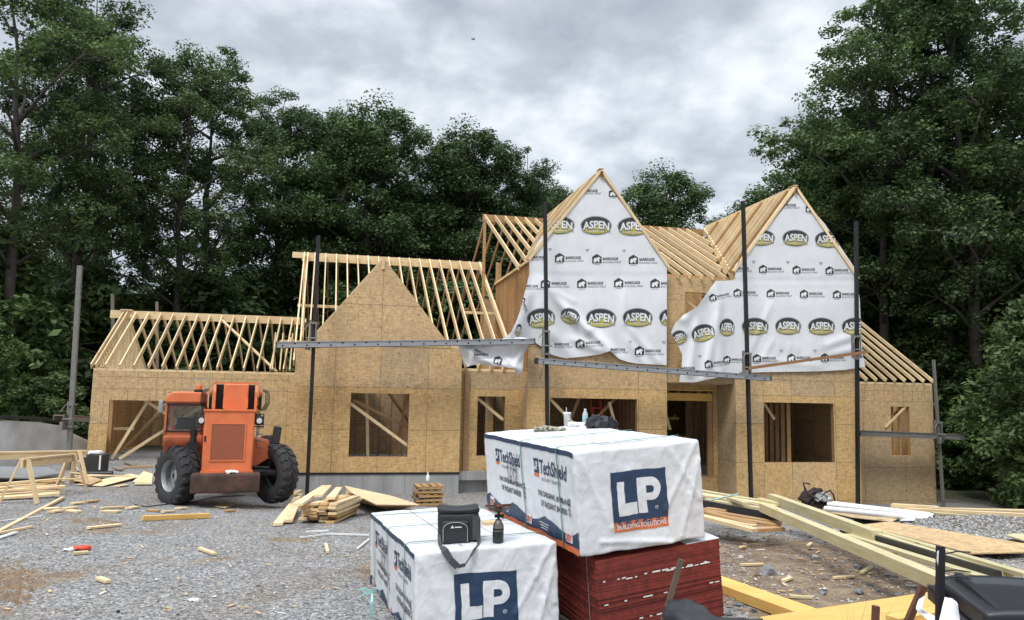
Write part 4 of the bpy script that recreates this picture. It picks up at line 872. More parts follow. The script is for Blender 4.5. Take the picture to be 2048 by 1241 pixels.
# ---------------------------------------------------------------- scaffold poles, planks
def pole(label, b, t, v0, mat, w_=.1, jack=None, v1=None, name='scaffold_pole', brace=None, jackmat='greypole'):
    u0, z0 = hv(*b, v0); u1, z1 = hv(*t, v1 or v0); p0 = HW(u0, v0, z0); p1 = HW(u1, v1 or v0, z1)
    g = min(p0.z, G(p0.x, p0.y) - .05); p0 = p0 + (p1 - p0) * ((g - p0.z) / (p1.z - p0.z))
    e_ = empty(name, p0, (0, 0, 0), label, 'scaffold pole', None); d = p1 - p0
    mb = MB(); mb.beam((0, 0, 0), d, w_, w_, side=EU); mb.build('pole', M[mat], e_)
    if jack:
        for jy in jack:
            t_ = (jy - b[1]) / (t[1] - b[1]); q = (p1 - p0) * t_ + (HW(u0, v0, z0) - p0) * (1 - t_)
            mb = MB()
            for k, (a, c_) in enumerate((((-.13, -.03, -.35), (-.08, .12, .42)), ((-.1, -.12, .3), (.1, .14, .36)), ((-.1, -.12, -.36), (.12, .14, -.3)), ((-.16, -.3, -.42), (-.06, -.1, -.18)), ((.06, -.12, -.3), (.09, -.06, .3)))):
                mb.box(Vector(a) + q, Vector(c_) + q)
            mb.cyl(q + Vector((-.14, -.2, -.1)), q + Vector((.16, -.2, -.1)), .02, n=8); mb.cyl(q + Vector((-.1, -.14, .33)), q + Vector((-.22, -.2, .12)), .015, n=6)
            mb.build('pump_jack', M[jackmat], e_)
    if brace:
        for a, c_ in brace:
            (ax, ay, av), (bx, by, bv) = a, c_
            ua, za = hv(ax, ay, av); ub, zb = hv(bx, by, bv); mb = MB(); mb.beam(HW(ua, av, za) - p0, HW(ub, bv, zb) - p0, .012, .012); mb.build('tie_wire', M['black'], e_)
    return e_
pole('grey pole standing alone left of the garage wall', (138, 905), (160, 532), 25.2, 'greypole', .13, [833], brace=[((152, 690, 25.2), (212, 683, 28)), ((152, 692, 25.2), (200, 708, 28))])
pole('black pole in front of the plywood gable, carrying the left plank', (614, 985), (637, 472), 21.6, 'black', .1, [675], brace=[((634, 635, 21.6), (668, 618, 22.4))])
pole('black pole in front of the left wrapped gable', (1095, 900), (1090, 406), 21.2, 'black', .1, [690], brace=[((1092, 712, 21.2), (1080, 760, 21.3))])
pole('black pole in front of the left side of the right gable', (1502, 990), (1486, 403), 21.2, 'black', .1, [735], brace=[((1488, 490, 21.2), (1476, 530, 21.9))])
pole('black pole along the right corner of the right gable', (1716, 1008), (1712, 443), 21.2, 'black', .1, [700], brace=[((1711, 470, 21.2), (1650, 440, 21.9))])
pole('thin leaning grey pole at the right end of the house', (1887, 1012), (1867, 720), 23.9, 'greypole', .085, [865])
pole('short pole end rising behind the left garage ridge', (226, 660), (225, 588), 34.8, 'weathered', .12); pole('second pole end standing behind the garage rafters', (315, 760), (314, 604), 34.9, 'weathered', .11)
pole('grey pole behind the rafters of the right wing', (1834, 800), (1833, 646), 34.2, 'weathered', .12)
def splank(label, a, va, b, vb_, hh=.16, dd=.36, mat='alu', holes=True, name='scaffold_plank'):
    u0, z0 = hv(*a, va); u1, z1 = hv(*b, vb_); p0, p1 = HW(u0, va, z0), HW(u1, vb_, z1); ln = (p1 - p0).length
    e_ = empty(name, p0, (0, 0, 0), label, 'plank'); d = (p1 - p0).normalized(); M_ = d.to_track_quat('X', 'Z'); e_.rotation_euler = M_.to_euler()
    mb = MB(); mb.box((0, 0, -hh / 2), (ln, .012, hh / 2)); mb.box((0, .012, hh / 2 - .05), (ln, dd, hh / 2 - .03)); mb.box((0, dd, -hh / 2), (ln, dd + .012, hh / 2)); mb.box((0, -.02, -hh / 2), (ln, -.001, -hh / 2 + .022)); mb.box((0, -.02, hh / 2 - .022), (ln, -.001, hh / 2))
    mb.build('deck', M[mat], e_)
    if holes:
        mb = MB(); n = int(ln / .32)
        for k in range(n):
            zz_ = (.03 if k % 2 else -.03); mb.cyl((.16 + k * .32, -.004, zz_), (.16 + k * .32, .0, zz_), .026, n=10)
        o = mb.build('rivet_holes', M['dark'], e_)
        mb = MB(); mb.box((-.02, -.03, -hh / 2 - .01), (.0, dd, hh / 2 + .01)); mb.box((ln, -.03, -hh / 2 - .01), (ln + .02, dd, hh / 2 + .01)); mb.build('end_cap', M['black'], e_)
    return e_
splank('long aluminium plank with round holes across the plywood gable', (553, 690), 21.3, (1069, 683), 21.3)
splank('long aluminium plank with round holes under the wrap between the black poles', (1076, 722), 20.95, (1541, 757), 20.95)
splank('grey plank crossing the narrow window of the right wing', (1722, 867), 23.75, (1930, 875), 23.75, .2, .3, 'greypole', False)
splank('short weathered plank on the grey pole at the garage corner', (127, 835), 25.0, (180, 839), 26.3, .18, .3, 'weathered', False)
u0, z0 = hv(1497, 737, 20.8); u1, z1 = hv(1736, 704, 20.9)
tag(beam_obj('guard_board', HW(u0, 20.8, z0), HW(u1, 20.9, z1), .04, .09, M['plank_brown']), 'sloping brown board tied across the right wrapped gable', 'board')
# ---------------------------------------------------------------- more helpers
def rbox(mb, c, d, r, n=5, mi=0, fn=None):
    """box with rounded edges, gridded so that fn can bend it"""
    hx = [x / 2 for x in d]; ix = {}
    def vert(p):
        q = [max(-hx[i] + r, min(hx[i] - r, p[i])) for i in range(3)]; dv = Vector([p[i] - q[i] for i in range(3)])
        if dv.length > 1e-9: dv = dv.normalized() * r
        o = Vector([q[i] + dv[i] for i in range(3)])
        if fn: o = fn(o)
        return o + Vector(c)
    def ticks(i):
        t = [-hx[i], -hx[i] + r * .35, -hx[i] + r]; t += [-hx[i] + r + (2 * hx[i] - 2 * r) * k / n for k in range(1, n)]; return t + [hx[i] - r, hx[i] - r * .35, hx[i]]
    for ax in range(3):
        a, b = [i for i in range(3) if i != ax]; ta, tb = ticks(a), ticks(b)
        for s in (-1, 1):
            vs = []
            for x in ta:
                for y in tb:
                    p = [0, 0, 0]; p[ax] = s * hx[ax]; p[a] = x; p[b] = y; vs.append(vert(p))
            m_ = len(tb); fs = [(i * m_ + j, (i + 1) * m_ + j, (i + 1) * m_ + j + 1, i * m_ + j + 1) for i in range(len(ta) - 1) for j in range(m_ - 1)]
            mb.add(vs, fs, mi)
def weld(o):
    bm = bmesh.new(); bm.from_mesh(o.data); bmesh.ops.remove_doubles(bm, verts=bm.verts, dist=1e-5); bmesh.ops.recalc_face_normals(bm, faces=bm.faces); bm.to_mesh(o.data); bm.free()
    o.data.polygons.foreach_set('use_smooth', [True] * len(o.data.polygons)); o.data.set_sharp_from_angle(angle=R(50)); return o
def glassmat():
    m_, Nn, Ll, b = mk('tinted_glass'); b.inputs['Base Color'].default_value = (.25, .3, .3, 1); b.inputs['Roughness'].default_value = .04
    t = Nn.new('ShaderNodeBsdfTransparent'); t.inputs[0].default_value = (.8, .82, .82, 1); ms = Nn.new('ShaderNodeMixShader'); ms.inputs[0].default_value = .1
    Ll.new(t.outputs[0], ms.inputs[1]); Ll.new(b.outputs[0], ms.inputs[2]); Ll.new(ms.outputs[0], Nn['Material Output'].inputs[0]); return m_
M['glass'] = glassmat(); M['lens'] = plain('lamp_lens', (.6, .6, .58), .15, .2, .05, 3, 0)
def grillemat():
    m_, Nn, Ll, b = mk('punched_grille'); vo = Nn.new('ShaderNodeTexVoronoi'); vo.inputs['Scale'].default_value = 38; vo.inputs['Randomness'].default_value = .1; Ll.new(mapped(Nn, Ll, (1, .02, 1)), vo.inputs['Vector'])
    c = ramp(Nn, Ll, vo.outputs['Distance'], [(.34, (.04, .015, .01)), (.46, (.3, .085, .04))]); Ll.new(c, b.inputs['Base Color']); b.inputs['Roughness'].default_value = .6; return m_
M['grille'] = grillemat()
def mudmat():
    m_, Nn, Ll, b = mk('rusted_counterweight'); n = nz(Nn, Ll, mapped(Nn, Ll, (1, 1, 1)), 3.2, 9, .7)
    c = ramp(Nn, Ll, n, [(.32, (.03, .018, .013)), (.5, (.065, .034, .022)), (.64, (.1, .048, .03)), (.72, (.5, .13, .06))]); Ll.new(c, b.inputs['Base Color']); b.inputs['Roughness'].default_value = .8; bump(Nn, Ll, b, n, .4, .01); return m_
M['mudrust'] = mudmat()
# ---------------------------------------------------------------- telehandler
q_ = dep(447, 1008, 16.5); TZ = G(q_.x, q_.y)
th = empty('telehandler', (q_.x, q_.y, TZ), (0, 0, R(20)), 'orange telescopic handler parked nose-out in front of the garage', 'telehandler')
def bevbox(name, a, b, mat, par=th, bv=.02, mi=None): mb = MB(); mb.box(a, b); return mb.build(name, M[mat], par, bevel=bv, smooth=True)
# chassis
mb = MB(); mb.prism([(-.5, .38), (.5, .38), (.55, .75), (.95, 1.0), (.92, 1.36), (.5, 1.44), (.5, 1.2), (-.5, 1.2), (-1.25, 1.2), (-1.2, 1.08), (-.62, 1.06), (-.6, .7)], .15, .9); mb.box((-.45, .9, .55), (.45, 4.4, 1.15)); mb.build('chassis', M['orange_dark'], th, bevel=.015)
# engine hood with grille
mb = MB(); mb.box((-.50, -.42, .76), (.56, 1.1, 2.06)); hood = mb.build('engine_hood', M['orange'], th, bevel=.035, smooth=True)
mb = MB(); mb.box((-.33, -.432, 1.02), (.36, -.41, 1.76)); mb.build('grille', M['grille'], hood)
mb = MB()
for a, b in (((-.36, -.44, .99), (.39, -.418, 1.018)), ((-.36, -.44, 1.762), (.39, -.418, 1.79)), ((-.36, -.44, 1.018), (-.332, -.418, 1.762)), ((.362, -.44, 1.018), (.39, -.418, 1.762))): mb.box(a, b)
mb.build('grille_frame', M['orange'], hood)
mb = MB(); mb.box((-.48, -.435, 1.40), (-.44, -.42, 1.52)); mb.build('latch', M['black'], hood)
for a_, b_ in (((-.52, -.46, .735), (.58, -.38, .79)), ((-.52, -.445, 2.04), (.58, -.38, 2.075))): mb = MB(); mb.box(a_, b_); mb.build('trim', M['orange'], hood)
mb = MB(); rbox(mb, (.02, -.5, .56), (1.42, .5, .38), .03, 4); weld(mb.build('counterweight', M['mudrust'], th))
rag = MB(); rbox(rag, (0, 0, 0), (.26, .16, .05), .02, 8, fn=lambda p: p + noise.noise_vector(p * 14) * .035); rg_ = weld(rag.build('rag', M['wrap'])); rg_.matrix_world = th.matrix_basis @ Matrix.Translation((.13, -.57, .785)); tag(rg_, 'small crumpled white rag on the rusty bumper of the orange machine', 'rag')
# cab: frame, panes, lower panel
cabx0, cabx1, y0_, y1_ = -1.34, -.52, .05, 1.55
mb = MB(); prof = [(cabx0, 2.28), (cabx0 + .06, 2.38), (cabx0 + .16, 2.42), (cabx1 - .05, 2.42), (cabx1, 2.38), (cabx1, 2.2), (cabx0, 2.2)]; mb.prism(prof, y0_ - .03, y1_); roof_ = mb.build('cab_roof', M['orange'], th, bevel=.02, smooth=True)
mb = MB()
for x in (cabx0, cabx1 - .07):
    for y in (y0_, y1_ - .07): mb.box((x, y, 1.55), (x + .07, y + .07, 2.2))
mb.box((cabx0, y0_, 1.50), (cabx1, y0_ + .06, 1.62)); mb.box((cabx0, y1_ - .06, 1.50), (cabx1, y1_, 1.62)); mb.box((cabx0, y0_, 1.49), (cabx0 + .07, y1_, 1.56)); mb.box((cabx1 - .07, y0_, 1.49), (cabx1, y1_, 1.56)); mb.box((cabx0, y0_, 2.12), (cabx1, y0_ + .06, 2.2)); mb.build('cab_frame', M['orange'], th)
mb = MB(); mb.prism([(y0_ - .02, 1.5), (y0_ - .02, 1.38), (y0_ + .1, 1.2), (y0_ + .3, 1.02), (y1_, 1.0), (y1_, 1.5)], cabx0, cabx1, axis='x'); mb.build('cab_panel', M['orange_dark'], th, bevel=.03, smooth=True)
for nm, a, b in (('window', (cabx0 + .07, y0_ - .012, 1.6), (cabx1 - .06, y0_ - .004, 2.15)), ('window', (cabx0 + .07, y1_ - .03, 1.6), (cabx1 - .07, y1_ - .02, 2.2)), ('window', (cabx0 + .02, y0_ + .08, 1.6), (cabx0 + .03, y1_ - .08, 2.2))):
    mb = MB(); mb.box(a, b); o = mb.build(nm, M['glass'], th)
    if a[1] < .1:
        mb = MB()
        for a2, b2 in (((a[0] - .03, -.03 + y0_, 1.57), (a[0], y0_ - .005, 2.18)), ((b[0], -.03 + y0_, 1.57), (b[0] + .03, y0_ - .005, 2.18)), ((a[0], -.03 + y0_, 1.57), (b[0], y0_ - .005, 1.6)), ((a[0], -.03 + y0_, 2.15), (b[0], y0_ - .005, 2.18))): mb.box(a2, b2)
        mb.build('window_seal', M['black'], o)
mb = MB(); rbox(mb, (-.95, .9, 1.62), (.45, .45, .12), .04, 3); rbox(mb, (-.95, 1.12, 1.72), (.42, .1, .24), .04, 3); weld(mb.build('driver_seat', M['rubber'], th))
mb = MB()
for k in range(24):
    a, b = 2 * math.pi * k / 24, 2 * math.pi * (k + 1) / 24; f_ = lambda t: Vector((-.93 + .19 * math.cos(t), .42 + .17 * math.sin(t), 1.70 - .05 * math.sin(t))); mb.cyl(f_(a), f_(b), .016, n=6)
mb.cyl((-.93, .42, 1.7), (-.93, .35, 1.5), .03); mb.build('steering_wheel', M['black'], th)
mb = MB(); mb.lathe([(.10, 0), (.10, .05), (.075, .06)], (-.68, .2, 2.42), 14); bc = mb.build('beacon_base', M['black'], th, smooth=True); mb = MB(); mb.lathe([(.07, .06), (.07, .13), (.055, .16), (.01, .165)], (-.68, .2, 2.42), 14); mb.build('beacon', M['lporange'], bc, smooth=True)
mb = MB()
for x in (-.86, -.46): mb.cyl((x, .3, 2.42), (x, .3, 2.78), .008, n=6)
mb.cyl((-.86, .3, 2.7), (-.46, .3, 2.7), .008, n=6); mb.cyl((-.86, .3, 2.55), (-.46, .3, 2.55), .008, n=6)
cg = mb.build('beacon_guard', M['steel_grey'], th); mb = MB()
for x in (-.86, -.46): mb.cyl((x, .3, 2.76), (x, .3, 2.86), .02, n=8)
mb.build('marker_tip', M['inkyel'], cg)
mb = MB(); rbox(mb, (-1.44, .1, 2.1), (.1, .05, .26), .02, 3); mb.cyl((-1.47, .1, 2.1), (-1.33, .1, 2.16), .012, n=6); weld(mb.build('mirror', M['steel_grey'], th))
for x in (-.56, .66):
    mb = MB(); mb.box((x - .13, -.40, 1.7), (x + .10, -.36, 1.725)); mb.box((x - .13, -.40, 1.96), (x + .10, -.36, 1.985)); mb.box((x - .13, -.40, 1.725), (x - .11, -.36, 1.96)); mb.box((x + .08, -.40, 1.725), (x + .10, -.36, 1.96)); rbox(mb, (x, -.35, 1.84), (.17, .1, .19), .03, 2)
    hl = mb.build('headlight', M['black'], th); mb = MB(); mb.cyl((x, -.43, 1.84), (x, -.39, 1.84), .06, .06, 14); mb.build('lens', M['lens'], hl, smooth=True)
# boom with side plates, hoses
mb = MB(); mb.box((-.14, -.06, 2.12), (.40, 5.4, 2.62)); boom = mb.build('boom', M['orange'], th, bevel=.03, smooth=True)
mb = MB(); mb.prism([(-.10, 2.06), (-.14, 2.1), (-.14, 2.3), (.40, 2.3), (.40, 2.1), (.36, 2.06)], -.075, -.062); mb.build('end_plate', M['orange'], boom)
mb = MB(); mb.box((-.30, .25, 2.0), (-.15, 1.2, 2.6)); mb.box((.41, .25, 2.0), (.54, 1.2, 2.6)); mb.build('dark_gap_fill', M['black'], th)  # black plates added to darken the see-through gaps beside the boom
for x in (-.36, .54):
    mb = MB(); mb.prism([(-.1, 2.0), (-.1, 2.45), (0, 2.64), (.35, 2.66), (.7, 2.5), (.9, 2.0)], x, x + .06, axis='x'); mb.build('boom_bracket', M['orange'], th, bevel=.01); mb = MB(); mb.cyl((x + .1 if x > 0 else x - .03, .1, 2.42), (x + .17 if x > 0 else x - .08, .1, 2.42), .09, n=14); mb.build('pivot_pin', M['orange_dark'], th, smooth=True)
mb = MB(); mb.box((-.36, -.02, 2.62), (.6, .1, 2.655)); mb.build('cross_plate', M['orange'], th)
for s_, x in ((-1, -.42), (1, .68)):
    for k in range(4):
        mb = MB(); o_ = k * .028; mb.tube([(x + s_ * .02 + o_ * s_, .1, 2.5), (x + s_ * .1 + o_ * s_, .0, 2.42), (x + s_ * .11 + o_ * s_, -.02, 2.2), (x + s_ * .02 + o_ * s_, .1, 2.04)], .009, 6); mb.build('hose', M['black'], th)
    mb = MB(); mb.box((x - .03, .25, 2.04), (x + .03, .6, 2.45)); mb.build('side_plate', M['black'], th)
mb = MB(); mb.box((-.84, -.02, 1.05), (-.6, .2, 1.35)); mb.cyl((-.72, .08, 1.3), (-.72, .08, 1.62), .09, .08, 12); mb.tube([(-.7, .0, 1.3), (-.58, -.1, 1.1), (-.52, -.14, .9), (-.5, .1, .75)], .018, 6); mb.tube([(-.78, 0, 1.2), (-.8, -.12, .9), (-.74, -.02, .6)], .018, 6); mb.cyl((-.84, .05, .55), (-.84, .05, 1.1), .045, n=10); mb.build('exhaust_and_valve_block', M['black'], th, smooth=True)
mb = MB(); mb.prism([(.98, 1.28), (1.16, 1.3), (1.2, 1.66), (1.04, 1.68)], .25, .65); mb.box((.9, .1, 1.22), (1.2, .7, 1.29)); mb.build('step_box', M['rubber'], th, bevel=.02)
mb = MB()
for z_ in (1.2, 1.36, 1.5, 1.64): mb.box((.62, .15, z_), (.78, .22, z_ + .03))
mb.box((.62, .15, 1.2), (.65, .22, 1.75)); mb.tube([(.6, .1, 2.0), (.7, .05, 1.8), (.66, .1, 1.5)], .015, 6); mb.build('access_step', M['steel_grey'], th)
mb = MB(); mb.cyl((-1.1, .22, .66), (1.1, .22, .66), .11, n=12); mb.box((-.5, .05, .5), (.5, .5, .8)); mb.cyl((.5, .02, .82), (.95, .0, .8), .03, n=8); mb.cyl((.5, .02, .7), (.9, .0, .72), .02, n=8); mb.build('axle', M['black'], th, smooth=True)
def wheel(c, yaw, dish):
    """axis along local x; dish = side (-1/+1) on which the rim is deep"""
    rt, wt = .655, .44
    mb = MB(); mb.lathe([(.30, -.10), (.315, -.17), (.33, -.19), (.345, -.18), (.33, .18), (.345, .18), (.33, .19), (.315, .17), (.30, .10)], n=28, axis='x', caps=False)
    d0 = .03 * -dish; mb.lathe([(.30, d0 - .02), (.27, d0), (.13, d0 + .02), (.12, d0 + .1 * dish), (.05, d0 + .12 * dish), (.05, d0 - .03)], n=28, axis='x')
    for k in range(8): a = k * math.pi / 4; mb.cyl((d0 - .02, .19 * math.cos(a), .19 * math.sin(a)), (d0 + .04 * dish, .19 * math.cos(a), .19 * math.sin(a)), .018, n=6)
    wh = mb.build('wheel', M['steel_grey'] if dish < 0 else M['rubber'], th, smooth=True, loc=c, rot=(random.random(), 0, yaw))
    mb = MB(); mb.lathe([(.33, -.19), (.40, -.215), (.50, -.225), (.585, -.20), (.62, -.16), (.625, .16), (.585, .20), (.50, .225), (.40, .215), (.33, .19)], n=40, axis='x', caps=False); n = 21
    for s_ in (-1, 1):
        for k in range(n):
            a = 2 * math.pi * (k + (.5 if s_ > 0 else 0)) / n
            def P(x, da, r): t = a + da; return Vector((x, r * math.cos(t), r * math.sin(t)))
            seq = [(.01, -.02, .135), (.08, .05, .14), (.15, .045, .145), (.215, .075, .15)]
            vs = []
            for (x, da, wd), r in zip(seq, (rt, rt, rt - .008, rt - .05)):
                for dd, rr2 in ((-wd / 2, r - .06), (-wd / 2 + .015, r), (wd / 2 - .015, r), (wd / 2, r - .06)): vs.append(P(s_ * x, da * 2.2 + dd, rr2))
            fs = [(0, 1, 2, 3), (15, 14, 13, 12)] + [(i * 4 + j, i * 4 + (j + 1) % 4, i * 4 + 4 + (j + 1) % 4, i * 4 + 4 + j) for i in range(3) for j in range(4)]
            mb.add(vs, fs, 1 if False else 0)
    mb.build('tyre', M['rubber'], wh, smooth=True)
    return wh
wheel((-1.02, .2, .645), R(33), -1); wheel((1.1, .25, .645), R(33), -1).data.materials[0] = M['rubber']; wheel((-1.02, 3.3, .645), 0, -1); wheel((1.05, 3.3, .645), 0, 1)
th.scale = (.95, 1, 1)
# ---------------------------------------------------------------- wrapped bundles
def rot3(yaw, pit, rol): return (Matrix.Rotation(R(yaw), 3, 'Z') @ Matrix.Rotation(R(pit), 3, 'X') @ Matrix.Rotation(R(rol), 3, 'Y'))
def P4(poly): return poly2d(poly)
Lsh = P4([(-.5, -.5), (-.5, .5), (-.12, .5), (-.12, -.14), (.5, -.14), (.5, -.5)])
def Pshape():
    o = [(-.5, -.5), (-.5, .5), (.1, .5)] + [(.1 + .38 * math.sin(t), .17 + .33 * math.cos(t)) for t in [i * math.pi / 10 for i in range(1, 10)]] + [(.1, -.16), (-.12, -.16), (-.12, -.5)]
    i_ = [(-.12, .26), (.07, .26)] + [(.07 + .13 * math.sin(t), .155 + .105 * math.cos(t)) for t in [i * math.pi / 8 for i in range(1, 8)]] + [(.07, .05), (-.12, .05)]
    pts = [Vector(p) for p in o] + [Vector(p) for p in i_]; e_ = [(i, (i + 1) % len(o)) for i in range(len(o))] + [(len(o) + i, len(o) + (i + 1) % len(i_)) for i in range(len(i_))]
    r_ = delaunay_2d_cdt(pts, e_, [], 2, 1e-6)
    v = [(p.x, p.y) for p in r_[0]]; f = [tuple(x) for x in r_[2]]
    f = [t for t in f if inside(o, sum(v[i][0] for i in t) / 3, sum(v[i][1] for i in t) / 3) and not inside(i_, sum(v[i][0] for i in t) / 3, sum(v[i][1] for i in t) / 3)]
    f2 = []
    for t in f:
        for k in range(1, len(t) - 1): f2.append((t[0], t[k], t[k + 1]))
    return v, f2
Psh = Pshape()
def bundle(pos, ypr, h_, label, seed, drop=True):
    w_, l_ = 1.25, 2.47; Mx = rot3(*ypr); org = Vector(pos) + Mx @ Vector((0, 0, -h_))
    root = empty('wrapped_panel_bundle', org, Mx.to_euler(), label, 'panel bundle')
    sv = Vector((seed * 3.7, seed * 1.3, 0))
    def warp(p):
        q = p + Vector((w_ / 2, l_ / 2, h_ / 2)); n_ = noise.noise_vector(q * 2.2 + sv) * .010 + noise.noise_vector(q * 6.5 + sv) * .006 + noise.noise_vector(q * 17 + sv) * .0035
        # creases running down from the upper right corner of the front face
        if q.y < .1:
            for k, (ax, az, bx, bz) in enumerate(((1.2, .85, .85, .3), (1.22, .7, 1.0, .05), (.9, .84, 1.2, .35), (.05, .8, .3, .2), (1.1, .4, 1.2, .0), (.2, .1, .9, .02))):
                dx, dz = bx - ax, bz - az; t = max(0, min(1, ((q.x - ax) * dx + (q.z - az) * dz) / (dx * dx + dz * dz))); d = math.hypot(q.x - ax - t * dx, q.z - az - t * dz); n_.y -= .016 * math.exp(-(d / .022) ** 2)
        if q.z < .06: n_.z += .03 * noise.noise(Vector((q.x * 3, q.y * 3, seed)))
        return p + n_
    mb = MB(); rbox(mb, (w_ / 2, l_ / 2, h_ / 2), (w_, l_, h_), .022, 60, fn=warp)
    cen = Vector((w_ / 2, l_ / 2, h_ / 2))
    def mfront(a, b, ly): p = Vector((a, -.0, b)) - cen; return warp(p) + cen + Vector((0, -.0032 * ly - .001, 0))
    def mside(a, b, ly): p = Vector((0, l_ - a, b)) - cen; return warp(p) + cen + Vector((-.0032 * ly - .001, 0, 0))
    def mtop(a, b, ly): p = Vector((a, b, h_)) - cen; return warp(p) + cen + Vector((0, 0, .0032 * ly + .001))
    def at(cx_, cy_, W, H, rot=0):
        c, s = math.cos(R(rot)), math.sin(R(rot)); return lambda a, b: (cx_ + a * W * c - b * H * s, cy_ + a * W * s + b * H * c)
    z = lambda f: h_ * (1 - f)
    WH, NV, OR, IK, GR, RD = 0, 1, 2, 3, 4, 5
    # front emblem
    put(mb, rect2d(-.5, -.5, .5, .5), at(.60, z(.50), .545, .46 * h_ / .87), mfront, 1, NV, .022); put(mb, rect2d(-.5, -.5, .5, .5), at(.60, z(.77), .545, .085), mfront, 1, OR, .022)
    put(mb, Lsh, at(.475, z(.50), .185, .29), mfront, 2, WH, .02); put(mb, Psh, at(.695, z(.49), .235, .30), mfront, 2, WH, .02)
    put(mb, text2d('BUILDING SOLUTIONS', .012), at(.60, z(.77), .49, .043), mfront, 3, WH, .02)
    put(mb, ell2d(), at(.76, z(.62), .034, .034), mfront, 2, WH, .02); put(mb, ell2d(), at(.76, z(.62), .027, .027), mfront, 3, NV, .03); put(mb, text2d('R', .0), at(.76, z(.62), .013, .017), mfront, 4, WH, .03)
    # left side: stripes, lettering
    put(mb, rect2d(0, h_ - .05, l_ - .02, h_ - .004), lambda a, b: (a, b), mside, 1, NV, .03)
    wave = [(0.0, .17)] + [(l_ * t / 20, .17 + .035 * math.sin(t * .9 + 1) + (.02 if t % 7 == 0 else 0)) for t in range(1, 20)] + [(l_, .20), (l_, .055), (0, .055)]
    put(mb, P4(wave), lambda a, b: (a, b), mside, 1, NV, .03); put(mb, rect2d(0, .0, l_, .053), lambda a, b: (a, b), mside, 1, OR, .03)
    for i, a0 in enumerate((.42, 1.55, -.55) if True else ()):
        a0 += .0
        if a0 > 0: put(mb, rect2d(-.5, -.5, .5, .5), at(a0 + .04, z(.235), .12, .135), mside, 1, NV, .04); put(mb, rect2d(-.5, -.5, .5, .5), at(a0 + .04, z(.235) - .085, .12, .03), mside, 1, OR, .04); put(mb, Lsh, at(a0 + .015, z(.235), .04, .08), mside, 2, WH, .03); put(mb, Psh, at(a0 + .065, z(.235), .045, .08), mside, 2, WH, .03)
        if a0 > 0:
            put(mb, text2d('TechShield', .02), at(a0 + .43, z(.235), .62, .135), mside, 1, NV, .03); put(mb, text2d('RADIANT BARRIER', 0), at(a0 + .39, z(.36), .45, .03), mside, 1, GR, .03)
            put(mb, text2d('THE ORIGINAL #1 BRAND', .02), at(a0 + .42, z(.52), .72, .055), mside, 1, IK, .03); put(mb, text2d('OF RADIANT BARRIER', .02), at(a0 + .42, z(.62), .6, .055), mside, 1, IK, .03)
    for a0 in (.22, 1.32, 2.28): put(mb, rect2d(-.5, -.5, .5, .5), at(a0, .13, .14, .10), mside, 2, WH, .04); put(mb, text2d('20Y', .03), at(a0, .12, .12, .06), mside, 3, RD, .03)
    for a0 in (.55, 1.62): 
        for k in range(3): put(mb, rect2d(-.5, -.5, .5, .5), at(a0 + .1, .15 - k * .025, .22 - .03 * k, .008), mside, 2, WH, .04)
    for a0 in (1.25, 2.32):
        for k in range(12): put(mb, rect2d(-.5, -.5, .5, .5), at(a0, .30 + k * .014, .05, .007 if k % 3 else .003), mside, 1, IK, .04)
    sx, sz = .78, z(.43)
    for st in ([(-.01, .07), (.02, .1), (.0, -.1)], [(.10, .11), (.065, .0), (.07, -.08), (.10, -.09), (.115, -.04), (.09, -.01), (.068, -.03)], [(.14, .09), (.17, .11), (.185, .07), (.155, .02), (.19, -.02), (.18, -.08), (.14, -.09)], [(.27, .1), (.235, .11), (.225, .07), (.27, -.0), (.275, -.07), (.245, -.1), (.225, -.06), (.25, .0), (.275, .07), (.265, .1)]):
        for (ax, az), (bx, bz) in zip(st[:-1], st[1:]):
            dx, dz = bx - ax, bz - az; ll = math.hypot(dx, dz) or 1; ux, uz = dx / ll, dz / ll; nx_, nz_ = -uz * .007, ux * .007
            q4 = [(sx + ax - ux * .005 + nx_, sz + az - uz * .005 + nz_), (sx + ax - ux * .005 - nx_, sz + az - uz * .005 - nz_), (sx + bx + ux * .005 - nx_, sz + bz + uz * .005 - nz_), (sx + bx + ux * .005 + nx_, sz + bz + uz * .005 + nz_)]
            put(mb, (q4, [(0, 1, 2), (0, 2, 3)]), lambda a, b: (a, b), mside, 4, IK, .03)
    # seams and faint print on the top
    for k in range(4): put(mb, rect2d(.02, .5 + k * .55, w_ - .02, .506 + k * .55), lambda a, b: (a, b), mtop, 1, GR, .05)
    put(mb, rect2d(.42, .1, .426, l_ - .1), lambda a, b: (a, b), mtop, 1, GR, .05); put(mb, rect2d(.84, .3, .846, l_ - .4), lambda a, b: (a, b), mtop, 1, GR, .05)
    for j in range(5):
        put(mb, text2d('INSTALL FOIL SIDE DOWN KEEP DRY', .0), at(.62, .25 + j * .06 + (1.0 if j > 2 else 0), .42, .02, 0), mtop, 1, GR, .05)
    o = mb.build('cover', [M['bwrap'], M['navy'], M['lporange'], M['ink'], M['inkgrey'], M['inkred']], root, fix=False)
    bm = bmesh.new(); bm.from_mesh(o.data); cut = bm.verts; bmesh.ops.remove_doubles(bm, verts=bm.verts, dist=1e-5); bmesh.ops.recalc_face_normals(bm, faces=bm.faces); bm.to_mesh(o.data); bm.free(); o.data.polygons.foreach_set('use_smooth', [True] * len(o.data.polygons)); o.data.set_sharp_from_angle(angle=R(50))
